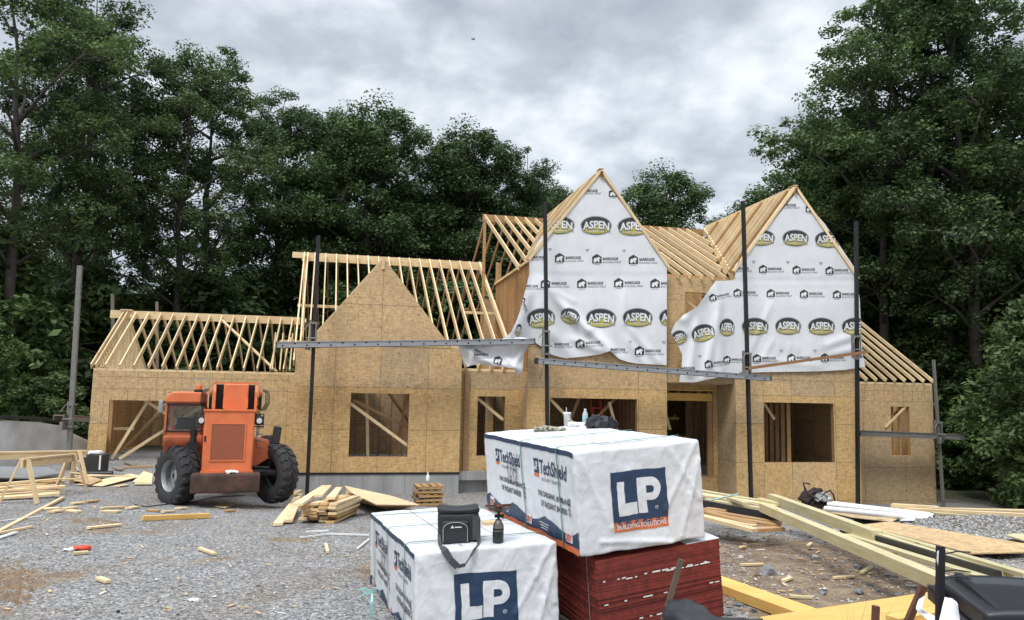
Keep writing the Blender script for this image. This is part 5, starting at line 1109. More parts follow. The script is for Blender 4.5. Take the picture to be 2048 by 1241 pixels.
    for a0 in (1.22, 2.12) if seed == 1 else (.35, 1.2, 2.05):
        pts = [mside(a0 + .004 * k, h_ * (1 - k / 10), 4) for k in range(11)]; pts = [mtop(w_, l_ - a0, 4), mtop(w_ / 2, l_ - a0, 4), mtop(.03, l_ - a0, 4)] + pts
        mb = MB()
        for i in range(len(pts) - 1): mb.beam(pts[i], pts[i + 1], .016, .003, side=(0, 1, 0))
        mb.build('strap', M['strapg'], root)
    return root, Mx, Vector(pos)
b1, M1, O1 = bundle((.546, 6.442, 2.59), (19.9, .3, -4.7), .87, 'large white wrapped panel bundle on top of the red panel stack', 1)
b2, M2, O2 = bundle((-.75, 6.284, 1.765), (18.75, -1.3, -1.9), .86, 'lower white wrapped panel bundle with the black cooler bag on it', 2)
# red stack
Mr = rot3(20.8, 3.0, -6.0); Or = Vector((.755, 6.545, 1.672)); hr = .70
rs_ = empty('red_panel_stack', Or + Mr @ Vector((0, 0, -hr)), Mr.to_euler(), 'stack of red-edged panels under the large white bundle', 'panel stack')
redm = plain('red_panel_edge', (.2, .03, .02), .75, 0, .35, 14, .3); redd = plain('dark_red_edge', (.13, .02, .015), .8, 0, .3, 14, .3)
mb = MB(); nl = 60; rr = random.Random(3); ox = oy = 0
for k in range(nl):
    if rr.random() < .12: ox = rr.uniform(-.012, .012); oy = rr.uniform(-.01, .01)
    jx, jy = ox + rr.uniform(-.003, .003), oy + rr.uniform(-.003, .003); t = hr / nl; z0 = k * t
    mb.box((jx, jy, z0), (1.25 + jx, 2.44 + jy, z0 + t * .86), 0 if rr.random() < .75 else 1)
    if k in (27, 43, 44, 12):
        x = .05
        while x < 1.2:
            l2 = rr.uniform(.008, .1)
            if rr.random() < (.55 if (x > .6) == (k != 12) or k == 43 else .3): mb.box((x, jy - .004, z0 + t * .2), (min(1.22, x + l2), jy - .0005, z0 + t * rr.uniform(.75, 1.2)), 2)
            x += l2 + rr.uniform(.003, .035)
o = mb.build('panels', [redm, redd, M['white']], rs_); mb = MB(); mb.box((.9, .0, hr), (1.25, 2.3, hr + .006)); mb.build('top_sheet', M['bwrap'], rs_)
mb = MB(); mb.beam((-.012, .16, 0), (-.012, .16, hr), .012, .002, side=(0, 1, 0)); mb.build('strap', M['steel_grey'], rs_)
for k, y in enumerate((.15, 1.2, 2.2)):
    pp = Or + Mr @ Vector((.6, y, -hr - .05)); tag(beam_obj('dunnage_block', pp + Mr @ Vector((-.6, 0, 0)), pp + Mr @ Vector((.6, 0, 0)), .09, .09, M['pine']), ('front', 'middle', 'back')[k] + ' wooden bearer lying under the red panel stack', 'bearer')
def onp(px, py, O, Mm): d = ray(px, py); n = Mm @ Vector((0, 0, 1)); return CP + d * ((O - CP).dot(n) / d.dot(n))
# cooler bag
cb_ = onp(915, 1088, O2, M2); bagm = plain('black_nylon', (.014, .015, .018), .6, 0, .25, 10, .3); bagg = plain('charcoal_mesh', (.05, .052, .058), .7, 0, .2, 30, .2)
bag = empty('cooler_bag', cb_ + Vector((.0, .1, .0)), (0, R(-1.5), R(6)), 'black soft cooler bag with a shoulder strap on the lower white bundle', 'cooler bag')
mb = MB(); rbox(mb, (0, .02, .13), (.36, .22, .25), .035, 6, fn=lambda p: p + noise.noise_vector(p * 7) * .008); weld(mb.build('body', bagm, bag))
mb = MB(); rbox(mb, (.0, .02, .275), (.365, .225, .055), .024, 6, fn=lambda p: p + Vector((0, 0, -.012 * math.cos(p.x * 12))) * (p.z > 0)); weld(mb.build('lid', bagm, bag))
mb = MB(); rbox(mb, (-.03, -.10, .10), (.235, .04, .19), .018, 5); weld(mb.build('pocket', bagm, bag))
mb = MB(); mb.tube([(-.135, -.122, .02)] + [(-.03 + .105 * math.cos(t), -.123, .13 + .055 * math.sin(t)) for t in [math.pi - i * math.pi / 10 for i in range(11)]] + [(.075, -.122, .02)], .004, 6); mb.build('piping', M['steel_grey'], bag)
mb = MB(); mb.box((.12, -.097, .03), (.178, -.088, .23)); mb.box((.178, -.09, .02), (.19, .12, .2)); mb.build('mesh_side', bagg, bag)
mb = MB(); mb.prism([(-.07, .135), (-.055, .16), (-.04, .135), (-.05, .135), (-.055, .145), (-.06, .135)], -.1235, -.1215); mb.box((-.035, -.1235, .14), (.025, -.1215, .147)); mb.build('emblem', M['white'], bag)
mb = MB(); sp_ = [(-.17, -.1, .08), (-.165, -.15, .02), (-.15, -.30, .01), (-.12, -.42, .01), (-.08, -.43, -.06), (-.02, -.42, -.12), (.04, -.40, -.11), (.09, -.37, -.05), (.13, -.34, .012), (.165, -.2, .015), (.18, -.06, .08)]
for i in range(len(sp_) - 1): mb.beam(sp_[i], sp_[i + 1], .028 if not 2 <= i <= 4 else .055, .008, side=(1, .2, .6) if i < 5 else (.6, .2, .8))
mb.build('strap', bagg, bag)
# gas burner on a green cylinder
gb = empty('camping_stove', onp(996, 1086, O2, M2), (0, 0, 0), 'single burner camping stove screwed onto a dark green gas cylinder', 'camping stove')
mb = MB(); mb.lathe([(.044, 0), (.048, .01), (.048, .125), (.03, .14)], n=20); mb.build('gas_cylinder', plain('dark_green_paint', (.012, .022, .018), .35, 0, .1, 4, .05), gb, smooth=True)
mb = MB(); mb.lathe([(.0485, .10), (.046, .15), (.026, .19), (.018, .2)], n=20); mb.build('cylinder_shoulder', plain('dull_silver', (.22, .2, .18), .35, .7, .3, 8, .1), gb, smooth=True)
mb = MB(); mb.cyl((0, 0, .2), (0, 0, .27), .012, n=10); mb.cyl((-.035, 0, .225), (.035, 0, .225), .014, n=8); mb.cyl((.03, 0, .225), (.045, 0, .225), .02, n=10); mb.build('valve', M['black'], gb, smooth=True)
mb = MB(); mb.lathe([(.02, .255), (.05, .27), (.105, .296), (.108, .302), (.06, .29), (.03, .285)], n=24); bh = mb.build('burner_pan', plain('sooty_steel', (.1, .085, .075), .5, .6, .4, 10, .1), gb, smooth=True)
mb = MB()
for k in range(4): a = k * math.pi / 2 + .4; mb.beam((.02 * math.cos(a), .02 * math.sin(a), .315), (.125 * math.cos(a), .125 * math.sin(a), .318), .006, .018)
mb.lathe([(.03, .29), (.034, .31), (.028, .318), (.005, .318)], n=16); mb.build('pot_support', M['rust'], bh)
wb = onp(975, 1052, O2, M2); tag(beam_obj('wood_block', wb + Vector((-.05, 0, .022)), wb + Vector((.09, .05, .022)), .09, .04, M['pine']), 'small pale wood block behind the camping stove', 'wood block')
# things on the upper bundle
cu_ = empty('drink_cup', onp(1134, 853, O1, M1), (0, 0, 0), 'plastic iced coffee cup with a straw on the upper white bundle', 'cup')
mb = MB(); mb.lathe([(.033, .004), (.036, .05), (.0385, .075)], n=18); mb.build('coffee', plain('iced_coffee', (.2, .07, .025), .3), cu_, smooth=True)
mb = MB(); mb.lathe([(.03, 0), (.0345, .0), (.0455, .15)], n=18); m_, Nn, Ll, b = mk('clear_cup'); b.inputs['Base Color'].default_value = (.8, .82, .83, 1); b.inputs['Roughness'].default_value = .15; b.inputs['Alpha'].default_value = .45; M['cup'] = m_; mb.build('cup_body', m_, cu_, smooth=True)
mb = MB(); mb.lathe([(.046, .148), (.048, .152), (.048, .162), (.04, .166), (.005, .167)], n=18); mb.build('lid', M['white'], cu_, smooth=True); mb = MB(); mb.cyl((0, 0, .05), (-.012, 0, .225), .004, n=6); mb.build('straw', M['inkwhite'], cu_)
bo = empty('water_bottle', onp(1170, 852, O1, M1), (0, 0, 0), 'clear water bottle with a pale blue label beside the black jacket', 'bottle')
mb = MB(); mb.lathe([(.03, 0), (.032, .006), (.032, .05), (.029, .06), (.032, .07), (.032, .13), (.026, .155), (.013, .175), (.013, .185)], n=18); mb.build('bottle_body', M['cup'], bo, smooth=True)
mb = MB(); mb.lathe([(.0325, .075), (.0325, .12)], n=18); mb.build('bottle_label', plain('pale_blue_label', (.3, .55, .62), .4), bo, smooth=True); mb = MB(); mb.cyl((0, 0, .183), (0, 0, .2), .0145, n=14); mb.build('cap', M['white'], bo)
def lump(name, label, cat, c, dims, mat, seed, amp=.35, rot=0):
    mb = MB(); rbox(mb, (0, 0, 0), dims, min(dims) * .45, 12, fn=lambda p: (p + noise.noise_vector(p * (2.2 / max(dims) * 2) + Vector((seed, 0, 0))) * min(dims) * amp + noise.noise_vector(p * (9 / max(dims)) + Vector((seed, 3, 0))) * min(dims) * amp * .4))
    o = weld(mb.build(name, mat)); o.location = Vector(c) + Vector((0, 0, dims[2] * .42)); o.rotation_euler = (0, 0, rot); return tag(o, label, cat)
lump('jacket', 'black jacket dropped in a heap on the upper white bundle', 'jacket', onp(1203, 856, O1, M1), (.34, .26, .12), bagm, 2, .5)
camo = mk('camouflage_cloth'); vv = mapped(camo[1], camo[2]); cc = ramp(camo[1], camo[2], nz(camo[1], camo[2], vv, 24, 4, .6), [(.38, (.05, .045, .035)), (.5, (.22, .2, .14)), (.62, (.4, .38, .3))]); camo[2].new(cc, camo[3].inputs['Base Color']); camo[3].inputs['Roughness'].default_value = .9
lump('camouflage_cloth', 'crumpled camouflage cloth left of the drink cup', 'cloth', onp(1098, 862, O1, M1), (.36, .14, .05), camo[0], 5, .8, .05)
lump('wrap_bump', 'folded corner of white sheeting between cup and bottle', 'sheeting', onp(1152, 853, O1, M1), (.2, .16, .05), M['bwrap'], 9, .3)
# teal strap ends tied at the left corner of the lower bundle
tl = empty('strap_tail', onp(755, 1080, O2, M2) + Vector((-.03, .0, -.46)), (0, 0, 0), 'loose teal strap tied at the back corner of the lower bundle', 'strap'); mb = MB()
for a in ((-.13, 0, .02), (-.12, -.02, -.05), (.02, -.03, -.2), (.0, -.02, -.24), (.06, 0, .03)): mb.tube([(0, 0, 0), Vector(a) * .5 + Vector((0, -.02, .03)), a], [.009, .014, .004], 4)
mb.build('strap_ends', M['teal'], tl)
M['darkstake'] = plain('dark_stake_wood', (.1, .075, .055), .85); M['toolbag'] = plain('stained_canvas', (.035, .022, .018), .9, 0, .6, 7, .5, .02)
# ---------------------------------------------------------------- concrete retaining wall
cw = empty('concrete_wall', (0, 0, 0), (0, 0, 0), 'poured concrete retaining wall stepping down towards the garage corner', 'wall')
pts_ = [(-60, 846, 21.5), (0, 842, 22.5), (60, 845, 24), (107, 852, 25), (135, 869, 25.6), (178, 888, 26.4)]
top = [dep(*p) for p in pts_]; mb = MB(); n = len(top)
vs = []
for p in top:
    for dy in (0, .25):
        for zz_ in (p.z, G(p.x, p.y) - .5): vs.append((p.x + dy * .3, p.y + dy, zz_))
fs = []
for i in range(n - 1):
    a = i * 4; b = a + 4; fs += [(a, b, b + 1, a + 1), (a + 2, a + 3, b + 3, b + 2), (a, a + 2, b + 2, b), (a + 1, b + 1, b + 3, a + 3)]
fs += [(0, 1, 3, 2), (n * 4 - 4, n * 4 - 2, n * 4 - 1, n * 4 - 3)]
mb.add(vs, fs); M['conc_light'] = plain('pale_concrete', (.5, .5, .485), .85, 0, .22, 1.3, .3, .01); cwm = mb.build('wall_body', M['conc_light'], cw)
mb = MB(); tp = [p + Vector((.1, .4, .10)) for p in top[:4]]; mb.tube(tp, .05, 6); mb.build('black_fabric_edge', M['black'], cw)
# ---------------------------------------------------------------- boards by measured ground points
def bd(name, label, a, b, w_, h_, mat, la=0, lb=0, group=None, cat='board', bow=0, side=None):
    """a, b: where the two ends lie, la/lb: height of the underside over the ground there"""
    p = gp(*a, la) + Vector((0, 0, h_ / 2 + .012)); q = gp(*b, lb) + Vector((0, 0, h_ / 2 + .012))
    return tag(beam_obj(name, p, q, w_, h_, M[mat], bow=bow, side=side), label, cat, group)
def bdd(name, label, a, da, b, db, w_, h_, mat, group=None, cat='board', bow=0, side=None):
    return tag(beam_obj(name, dep(*a, da), dep(*b, db), w_, h_, M[mat], bow=bow, side=side), label, cat, group)
def sheet(name, label, pts, t, mat, group=None, cat='board'):
    P = [gp(x, y, l_) for x, y, l_ in pts]; c = sum(P, Vector()) / len(P); n_ = (P[1] - P[0]).cross(P[2] - P[0]).normalized()
    if n_.z < 0: n_ = -n_
    k = len(P); mb = MB(); mb.add([p - c + n_ * .02 for p in P] + [p - c + n_ * (.02 + t) for p in P], [tuple(range(k)), tuple(range(2 * k - 1, k - 1, -1))] + [(i, i + k, (i + 1) % k + k, (i + 1) % k) for i in range(k)])
    o = mb.build(name, M[mat]); o.location = c; return tag(o, label, cat, group)
z2 = lambda x, y: (x / 3.266, 780 + y / 3.266)
z4 = lambda x, y: (540 + x / 3.878, 760 + y / 3.878)
zR = lambda x, y: (1380 + x / 3.066, 940 + y / 3.066)
zG = lambda x, y: (300 + x / 3.012, 880 + y / 3.012)
SCR = [((470, 752), (545, 745), .12, 'pine', 'scrap nearest the sawhorse legs, first of the row on the gravel'), ((560, 742), (640, 732), .1, 'pine_dark', 'reddish scrap in the row before the machine wheel'), ((268, 790), (382, 782), .16, 'pine', 'flat pale offcut left in the row of scraps'), ((330, 808), (396, 798), .14, 'pine', 'square offcut tucked below the flat pale one'),
       ((415, 786), (495, 777), .14, 'pine', 'short offcut in the middle of the scrap row'), ((442, 797), (520, 806), .1, 'pine', 'tapering scrap lying across the row of offcuts'), ((660, 782), (812, 774), .1, 'pine', 'long thin scrap near the left machine wheel'), ((668, 802), (780, 806), .13, 'pine', 'wide pale scrap below the long thin one'),
       ((838, 782), (900, 772), .13, 'pine', 'small offcut a step left of the machine wheel'), ((962, 796), (1042, 800), .09, 'pine_dark', 'brown sliver in front of the left wheel'), ((1060, 808), (1140, 800), .07, 'pine', 'light sliver in front of the left wheel'), ((1160, 784), (1216, 780), .14, 'pine', 'pale block touching the foot of the left wheel'),
       ((760, 638), (830, 628), .16, 'pine', 'pale block near the garage side boards'), ((575, 914), (785, 892), .09, 'pine', 'knotty stick lying alone on the gravel'), ((1302, 1048), (1402, 1086), .05, 'pine', 'narrow stick pointing at the bundles'), ((480, 1082), (576, 1074), .08, 'treated', 'greenish stick under the red wrapper'),
       ((638, 1240 + 5), (705, 1270), .06, 'pine', 'curled splinter low on the gravel')]
for a, b, w_, m_, lab in SCR: bd('wood_scrap', lab, z2(*a), z2(*b), w_, .03, m_, cat='wood scrap')
bd('wood_scrap', 'light wedge standing on the gravel midway to the lumber pile', zG(1058, 640), zG(1070, 690), .04, .03, 'pine', cat='wood scrap')
bd('yellow_beam', 'short yellow beam lying on the gravel in front of the orange machine', z2(930, 858), z2(1366, 840), .09, .075, 'yellow_lvl', cat='beam')
bd('long_stick', 'long thin stick slanting towards the sawhorse', (-30, 1083), z2(412, 714), .07, .04, 'pine'); bd('long_stick', 'thin stick below the long slanting one at the left edge', (-10, 1072), z2(210, 905), .04, .03, 'pine')
bd('white_strip', 'white plastic strip beside the slanting stick', (-10, 1046), z2(275, 830), .03, .01, 'white', cat='strip'); bd('white_strip', 'crumpled white strip at the left edge', (-10, 1082), z2(105, 940), .07, .02, 'white', cat='strip')
sheet('offcut_sheet', 'square strand board offcut lying before the machine', [(*z2(1395, 770), 0), (*z2(1470, 782), 0), (*z2(1545, 758), 0), (*z2(1440, 748), 0)], .015, 'osb3'); bd('wood_scrap', 'dark offcut below the square sheet before the machine', z2(1470, 800), z2(1532, 798), .12, .03, 'pine_dark', cat='wood scrap')
for a, b, lab in ((zG(905, 598), zG(1080, 575), 'white cord on the gravel, its left bent end'), (zG(1080, 575), zG(1320, 582), 'white cord on the gravel, running to the bundle'), (zG(940, 562), zG(1075, 556), 'short white cord above the bent one'), (zG(1250, 665), zG(1318, 610), 'white cord end at the foot of the lower bundle')): bd('white_rope', lab, a, b, .025, .02, 'white', cat='rope')
rw_ = empty('litter', gp(163, 1101), (0, 0, .3), 'red and white food wrapper on the gravel', 'wrapper'); mb = MB(); rbox(mb, (0, 0, .03), (.2, .12, .05), .02, 6, fn=lambda p: p + noise.noise_vector(p * 12) * .03); weld(mb.build('red_wrapper', M['inkred'], rw_)); mb = MB(); rbox(mb, (-.14, -.02, .02), (.12, .09, .03), .012, 5, fn=lambda p: p + noise.noise_vector(p * 14) * .03); weld(mb.build('white_paper', M['bwrap'], rw_))
lump('crumpled_paper', 'small bluish crumpled paper low on the gravel', 'paper', gp(388, 1203), (.12, .05, .03), M['bwrap'], 4, .5); lump('black_cap', 'small round black cap on the gravel at the photo bottom', 'cap', gp(236, 1226), (.03, .03, .03), M['black'], 3, .05)
# dirt clods lower left
for k, (px, py, s) in enumerate(((15, 1150, .35), (40, 1170, .28), (8, 1185, .3), (62, 1160, .16), (30, 1195, .2))):
    lump('dirt_clod', ('large brown clod at the left edge', 'brown clod right of the large one', 'crumbly clod below the large one', 'small outer clod nearest the open gravel', 'lowest clod of the brown heap at the left')[k], 'dirt clod', gp(px, py) - Vector((0, 0, s * .14)), (s * 1.5, s * 1.1, s * .16), M['tan'] if False else plain('brown_earth%d' % k, (.2, .14, .09), .95, 0, .4, 14, .6, .02), k, .7)
mb = MB(); rr = random.Random(21); cf = plain('crumbled_earth', (.2, .14, .09), .95, 0, .4, 14, .5, .02)
for k in range(420):
    p = gp(rr.gauss(20, 34), rr.gauss(1168, 22)); s_ = rr.uniform(.008, .045); rr3 = [rr.uniform(.6, 1.2) * s_ for _ in range(6)]
    mb.add([p + Vector(q) for q in ((rr3[0], 0, 0), (-rr3[1], 0, 0), (0, rr3[2], 0), (0, -rr3[3], 0), (0, 0, rr3[4] * .7), (0, 0, -rr3[5] * .4))], [(0, 2, 4), (2, 1, 4), (1, 3, 4), (3, 0, 4), (2, 0, 5), (1, 2, 5), (3, 1, 5), (0, 3, 5)])
o = mb.build('crumbled_dirt', cf, fix=False); tag(o, 'crumbled brown soil spread round the clods at the left edge', 'dirt', kind='stuff')
# ---------------------------------------------------------------- sawhorses and what lies round them
def sawhorse(label, A, B, H, off=0):
    """A, B: ground points under the two ends"""
    A = Vector(A); B = Vector(B); d = (B - A).normalized(); s = d.cross(Vector((0, 0, 1))).normalized(); ln = (B - A).length
    e_ = empty('sawhorse', A, (0, 0, 0), label, 'sawhorse'); up = Vector((0, 0, H))
    beam_obj('top_rail', up + Vector((0, 0, -.02)), up + (B - A) + Vector((0, 0, -.02)), .09, .04, M['pine'], e_); beam_obj('side_rail', up + Vector((0, 0, -.11)), up + (B - A) + Vector((0, 0, -.11)), .04, .14, M['pine'], e_)
    for t in (.04, .92):
        for sg in (-1, 1):
            o_ = (B - A) * t; beam_obj('leg', o_ + s * (.06 * sg) + up * .97, o_ + s * (.34 * sg) + d * (-.1 if t < .5 else .1), .09, .04, M['pine'], e_)
        beam_obj('crossbar', (B - A) * t + s * -.22 + up * .35, (B - A) * t + s * .22 + up * .35, .09, .02, M['pine'], e_)
    return e_
A_ = gp(36, 1008); B_ = gp(146, 984); B_ = A_ + (B_ - A_).normalized() * min(2.6, (B_ - A_).length)
sawhorse('front sawhorse of pale lumber at the left edge', A_, B_, .86)
A2 = gp(-70, 985); B2 = gp(143, 972); sawhorse('rear sawhorse half hidden behind the front one', A2, A2 + (B2 - A2).normalized() * 2.7, .86)
rr = random.Random(5)
for k in range(13):
    x0, y0 = -60 + rr.uniform(-20, 40), 1003 - k * 2.1; x1, y1 = 95 + rr.uniform(-25, 40), 992 - k * 2.6
    bd('loose_board', 'pale board in the heap under the sawhorses', (x0, y0), (x1, y1), .14, .045, 'pine', .045 * (k // 3), .05 * (k // 3) + rr.uniform(0, .05), 'boards under the sawhorses')
for k in range(3): sheet('roofing_sheet', ('lowest', 'middle', 'topmost')[k] + ' grey sheet of the pile behind the sawhorses', [(-40, 962 - 2 * k, .10 + .1 * k), (60, 964 - 2 * k, .02 + .12 * k), (120, 955 - 2 * k, .05 + .1 * k), (95, 944 - 3 * k, .1 + .1 * k), (-30, 943 - 3 * k, .2 + .1 * k)], .03, 'steel_grey')
bd('dark_timber', 'dark pallet runner under the grey sheets', (20, 958), (98, 950), .1, .14, 'weathered', .05, .05)
sheet('plywood_strip', 'long pale strand board strip running from the sawhorse to the machine', [(152, 972, .0), (205, 975, 0), (282, 955, .04), (262, 950, .03)], .015, 'pine'); sheet('plywood_strip', 'brown strip lying over the long pale one', [(140, 962, .04), (180, 972, .04), (205, 962, .06), (170, 953, .05)], .015, 'osb1')
sheet('plywood_strip', 'narrow pale strip behind the long one', [(118, 958, .04), (160, 956, .05), (262, 955, .04), (180, 952, .05)], .03, 'pine'); sheet('plywood_sheet', 'pale panel leaning low beside the machine wheel', [(266, 966, .02), (304, 968, .02), (306, 950, .22), (288, 945, .26)], .02, 'pine'); sheet('plywood_sheet', 'second pale panel under the leaning one', [(268, 972, .0), (303, 972, 0), (304, 962, .05), (272, 962, .05)], .02, 'treated')
for k, (a, b) in enumerate(((z2(745, 518), z2(798, 530)), (z2(820, 480), z2(880, 500)), (z2(805, 512), z2(1000, 505)))): bd('floor_board', ('short board on the garage floor by the left jamb', 'small diagonal board on the garage floor', 'long thin board across the garage entrance')[k], a, b, .12, .04, 'weathered' if k < 2 else 'pine_dark', .02, .02)
# black compressor box by the garage corner
bc_ = gp(186, 953); cbx = empty('compressor', bc_, (0, 0, R(10)), 'black compressor box with a white rag on top at the garage corner', 'compressor')
mb = MB(); mb.box((-.3, -.2, .12), (.3, .3, .62)); mb.build('housing', M['rubber'], cbx, bevel=.03); mb = MB(); mb.cyl((-.35, -.15, .08), (.55, -.15, .08), .09, n=12); mb.build('air_tank', M['black'], cbx, smooth=True)
mb = MB(); mb.box((.2, -.21, .2), (.24, -.2, .6)); mb.build('white_sticker', M['white'], cbx); mb = MB(); mb.tube([(-.3, -.2, .5), (-.38, -.25, .3), (-.25, -.26, .15), (-.1, -.26, .18)], .015, 6); mb.build('hose', M['white'], cbx); mb = MB(); rbox(mb, (.02, 0, .66), (.35, .3, .09), .03, 5, fn=lambda p: p + noise.noise_vector(p * 6) * .04); weld(mb.build('rag', M['wrap'], cbx))
# ---------------------------------------------------------------- cut lumber pile
base = gp(598, 1046); rr = random.Random(8)
for lay in range(7):
    for c_ in range(4):
        if lay >= 6 and c_ == 0: continue
        x = base.x + .08 + c_ * .158 + rr.uniform(-.015, .015); y0 = base.y + .02 + rr.uniform(-.12, .16); z_ = base.z + .03 + lay * .047 - .01 * c_ * 0
        bo_ = beam_obj('lumber_board', (x, y0, z_), (x + rr.uniform(-.03, .03) - .05, y0 + rr.uniform(2.1, 2.6), z_ - .18), .14, .041, M['pine'] if rr.random() < .6 else M['lvl'])
        tag(bo_, 'short cut board in the square pile beside the black pole', 'board', 'boards of the cut lumber pile')
for a, la, b, lb, lab in ((z4(60, 1138), .0, z4(230, 900), .05, 'wide board sloping at the left side of the cut lumber pile'), (z4(140, 1112), .02, z4(200, 980), .1, 'short board beside the sloping one at the pile'), (z4(215, 985), .36, z4(425, 835), .34, 'long board laid skew on top of the cut lumber pile'),
                          (z4(375, 915), .40, z4(455, 835), .4, 'short bright board on top of the pile, in the middle'), (z4(470, 935), .38, z4(535, 850), .38, 'bright board on top of the pile, at its right side'), (z4(165, 905), .15, z4(230, 870), .2, 'small offcut behind the left side of the pile'), (z4(430, 960), .28, z4(520, 880), .28, 'board jutting out at the right of the pile'), (z4(430, 1055), .0, z4(520, 960), .05, 'lowest board at the right of the pile')):
    bd('lumber_board', lab, a, b, .15, .045, 'pine', la, lb)
for k in range(5):
    o_ = k * 6
    sheet('offcut_sheet', ('lowest', 'second', 'third', 'fourth', 'topmost')[k] + ' strand board sheet of the stack behind the lower bundle',
          [(*z4(560 + o_ * 3, 925 - o_ * 1.5), .03 + .075 * k), (*z4(900 - o_ * 3, 1012 - o_ * 1.2), .02 + .06 * k), (*z4(1090 + o_ * 3, 1000 - o_ * .6), .02 + .03 * k), (*z4(950, 940 - o_), .1 + .05 * k), (*z4(600 - o_, 872 - o_ * 1.6), .14 + .075 * k)], .018, 'osb1' if k < 4 else 'pine')
sheet('leaning_sheet', 'dark strand board piece propped up behind the cut lumber pile', [(*z4(330, 800), .1), (*z4(470, 850), .05), (*z4(610, 830), .02), (*z4(575, 800), .22), (*z4(330, 765), .32)], .015, 'osb1')
# pallets with a bottle
pc = gp(852, 1013)
for k in range(5):
    e_ = empty('small_pallet', pc + Vector((.02 * (-1) ** k, .3, .02 + k * .1)), (0, 0, R(12 + 5 * (k % 3))), ('lowest', 'second', 'middle', 'fourth', 'top')[k] + ' weathered pallet of the short stack by the foundation', 'pallet')
    mb = MB()
    for y in (-.3, 0, .3): mb.box((-.33, y - .035, 0), (.33, y + .035, .05))
    mb.build('runners', M['pine_dark'], e_); mb = MB()
    for x in (-.28, -.1, .1, .28): mb.box((x - .06, -.34, .052), (x + .06, .34, .07))
    mb.build('slats', M['weathered'] if k % 2 else M['pine_dark'], e_)
bt = empty('spray_bottle', pc + Vector((.0, .2, .60)), (0, 0, 0), 'small white bottle standing on the pallet stack', 'bottle'); mb = MB(); mb.lathe([(.045, 0), (.048, .02), (.048, .1), (.03, .14), (.018, .15), (.018, .19)], n=14); mb.build('bottle_body', M['white'], bt, smooth=True); mb = MB(); mb.cyl((0, 0, .19), (0, 0, .22), .02, n=10); mb.build('cap', M['inkwhite'], bt)
# black cable on the gravel
cp_ = [gp(*p, .01) for p in (z2(880, 750), z2(960, 765), z2(1030, 755), z2(1120, 745), z2(1260, 735), z2(1400, 700), z2(1600, 690))]; mb = MB(); mb.tube([p - cp_[0] for p in cp_], .012, 6); o = mb.build('power_cable', M['black']); o.location = cp_[0]; tag(o, 'dark cable snaking past the machine wheels', 'cable')
# ---------------------------------------------------------------- right side: timbers, boards, pipes
bdd('treated_timber', 'front thick greenish timber running down to the post', zR(455, 232), 12.2, zR(1640, 735), 7.0, .15, .13, 'treated', cat='timber')
bdd('treated_timber', 'second thick greenish timber, behind the front one', zR(500, 172), 13.8, zR(1150, 410), 9.6, .14, .14, 'treated', cat='timber')
bdd('tarred_board', 'long board with a black face between the timbers, its lower end by the trash can', zR(930, 374), 10.7, zR(1900, 672), 7.1, .05, .15, 'stain', cat='board', side=(1, .5, 0)); bdd('light_board', 'light board lying on the black-faced one', zR(830, 300), 11.3, zR(1950, 640), 7.2, .13, .045, 'treated')
bdd('light_board', 'light board running in front of the black-faced one', zR(965, 402), 10.2, zR(1800, 665), 7.2, .13, .045, 'treated')
bdd('light_board', 'narrow pale board behind the black-faced one', zR(640, 230), 13.2, zR(2080, 650), 6.9, .11, .04, 'treated')
bdd('tarred_board', 'black-faced board sticking out behind the large bundle', zR(40, 200), 13.6, zR(560, 300), 11.9, .05, .12, 'stain', side=(1, .5, 0))
rr = random.Random(12)
BL = [((60, 130), (560, 215), 14.6, 13.4, 'uppermost'), ((60, 150), (540, 225), 14.3, 13.2, 'second'), ((90, 165), (470, 200), 14.0, 13.8, 'third'), ((100, 185), (450, 240), 13.6, 13.0, 'fourth'), ((250, 175), (350, 210), 13.5, 12.6, 'short skewed'), ((420, 180), (560, 215), 13.6, 13.2, 'rightmost')]
for a, b, da, db, nm in BL: bdd('mixed_board', nm + ' board of the untidy stack right of the large bundle', zR(*a), da, zR(*b), db, .14, .045, 'treated' if rr.random() < .6 else 'pine')
BL = [((80, 250), (545, 330), 12.9, 11.7, 'top'), ((80, 270), (540, 345), 12.6, 11.5, 'second'), ((90, 285), (400, 350), 12.3, 11.5, 'left'), ((100, 262), (400, 340), 12.4, 11.6, 'middle'), ((70, 285), (400, 372), 12.0, 11.1, 'lowest front'), ((400, 368), (560, 360), 11.2, 11.4, 'small cross'), ((100, 240), (230, 255), 13.2, 12.9, 'short far')]
for a, b, da, db, nm in BL: bdd('weathered_board', nm + ' board of the low brown stack right of the red panels', zR(*a), da, zR(*b), db, .15, .05, 'pine' if nm in ('left', 'lowest front') else 'pine_dark')
for a, b in (((130, 190), (300, 148)), ((150, 185), (260, 150))): pass
tb = MB(); q0 = dep(*zR(130, 192), 13.2); tb.tube([Vector((0, 0, .02)), dep(*zR(220, 165), 13.1) - q0, dep(*zR(300, 146), 13.0) - q0], .014, 5); o = tb.build('teal_band', M['teal']); o.location = q0; tag(o, 'pale teal strapping band lying on the untidy board stack', 'band')
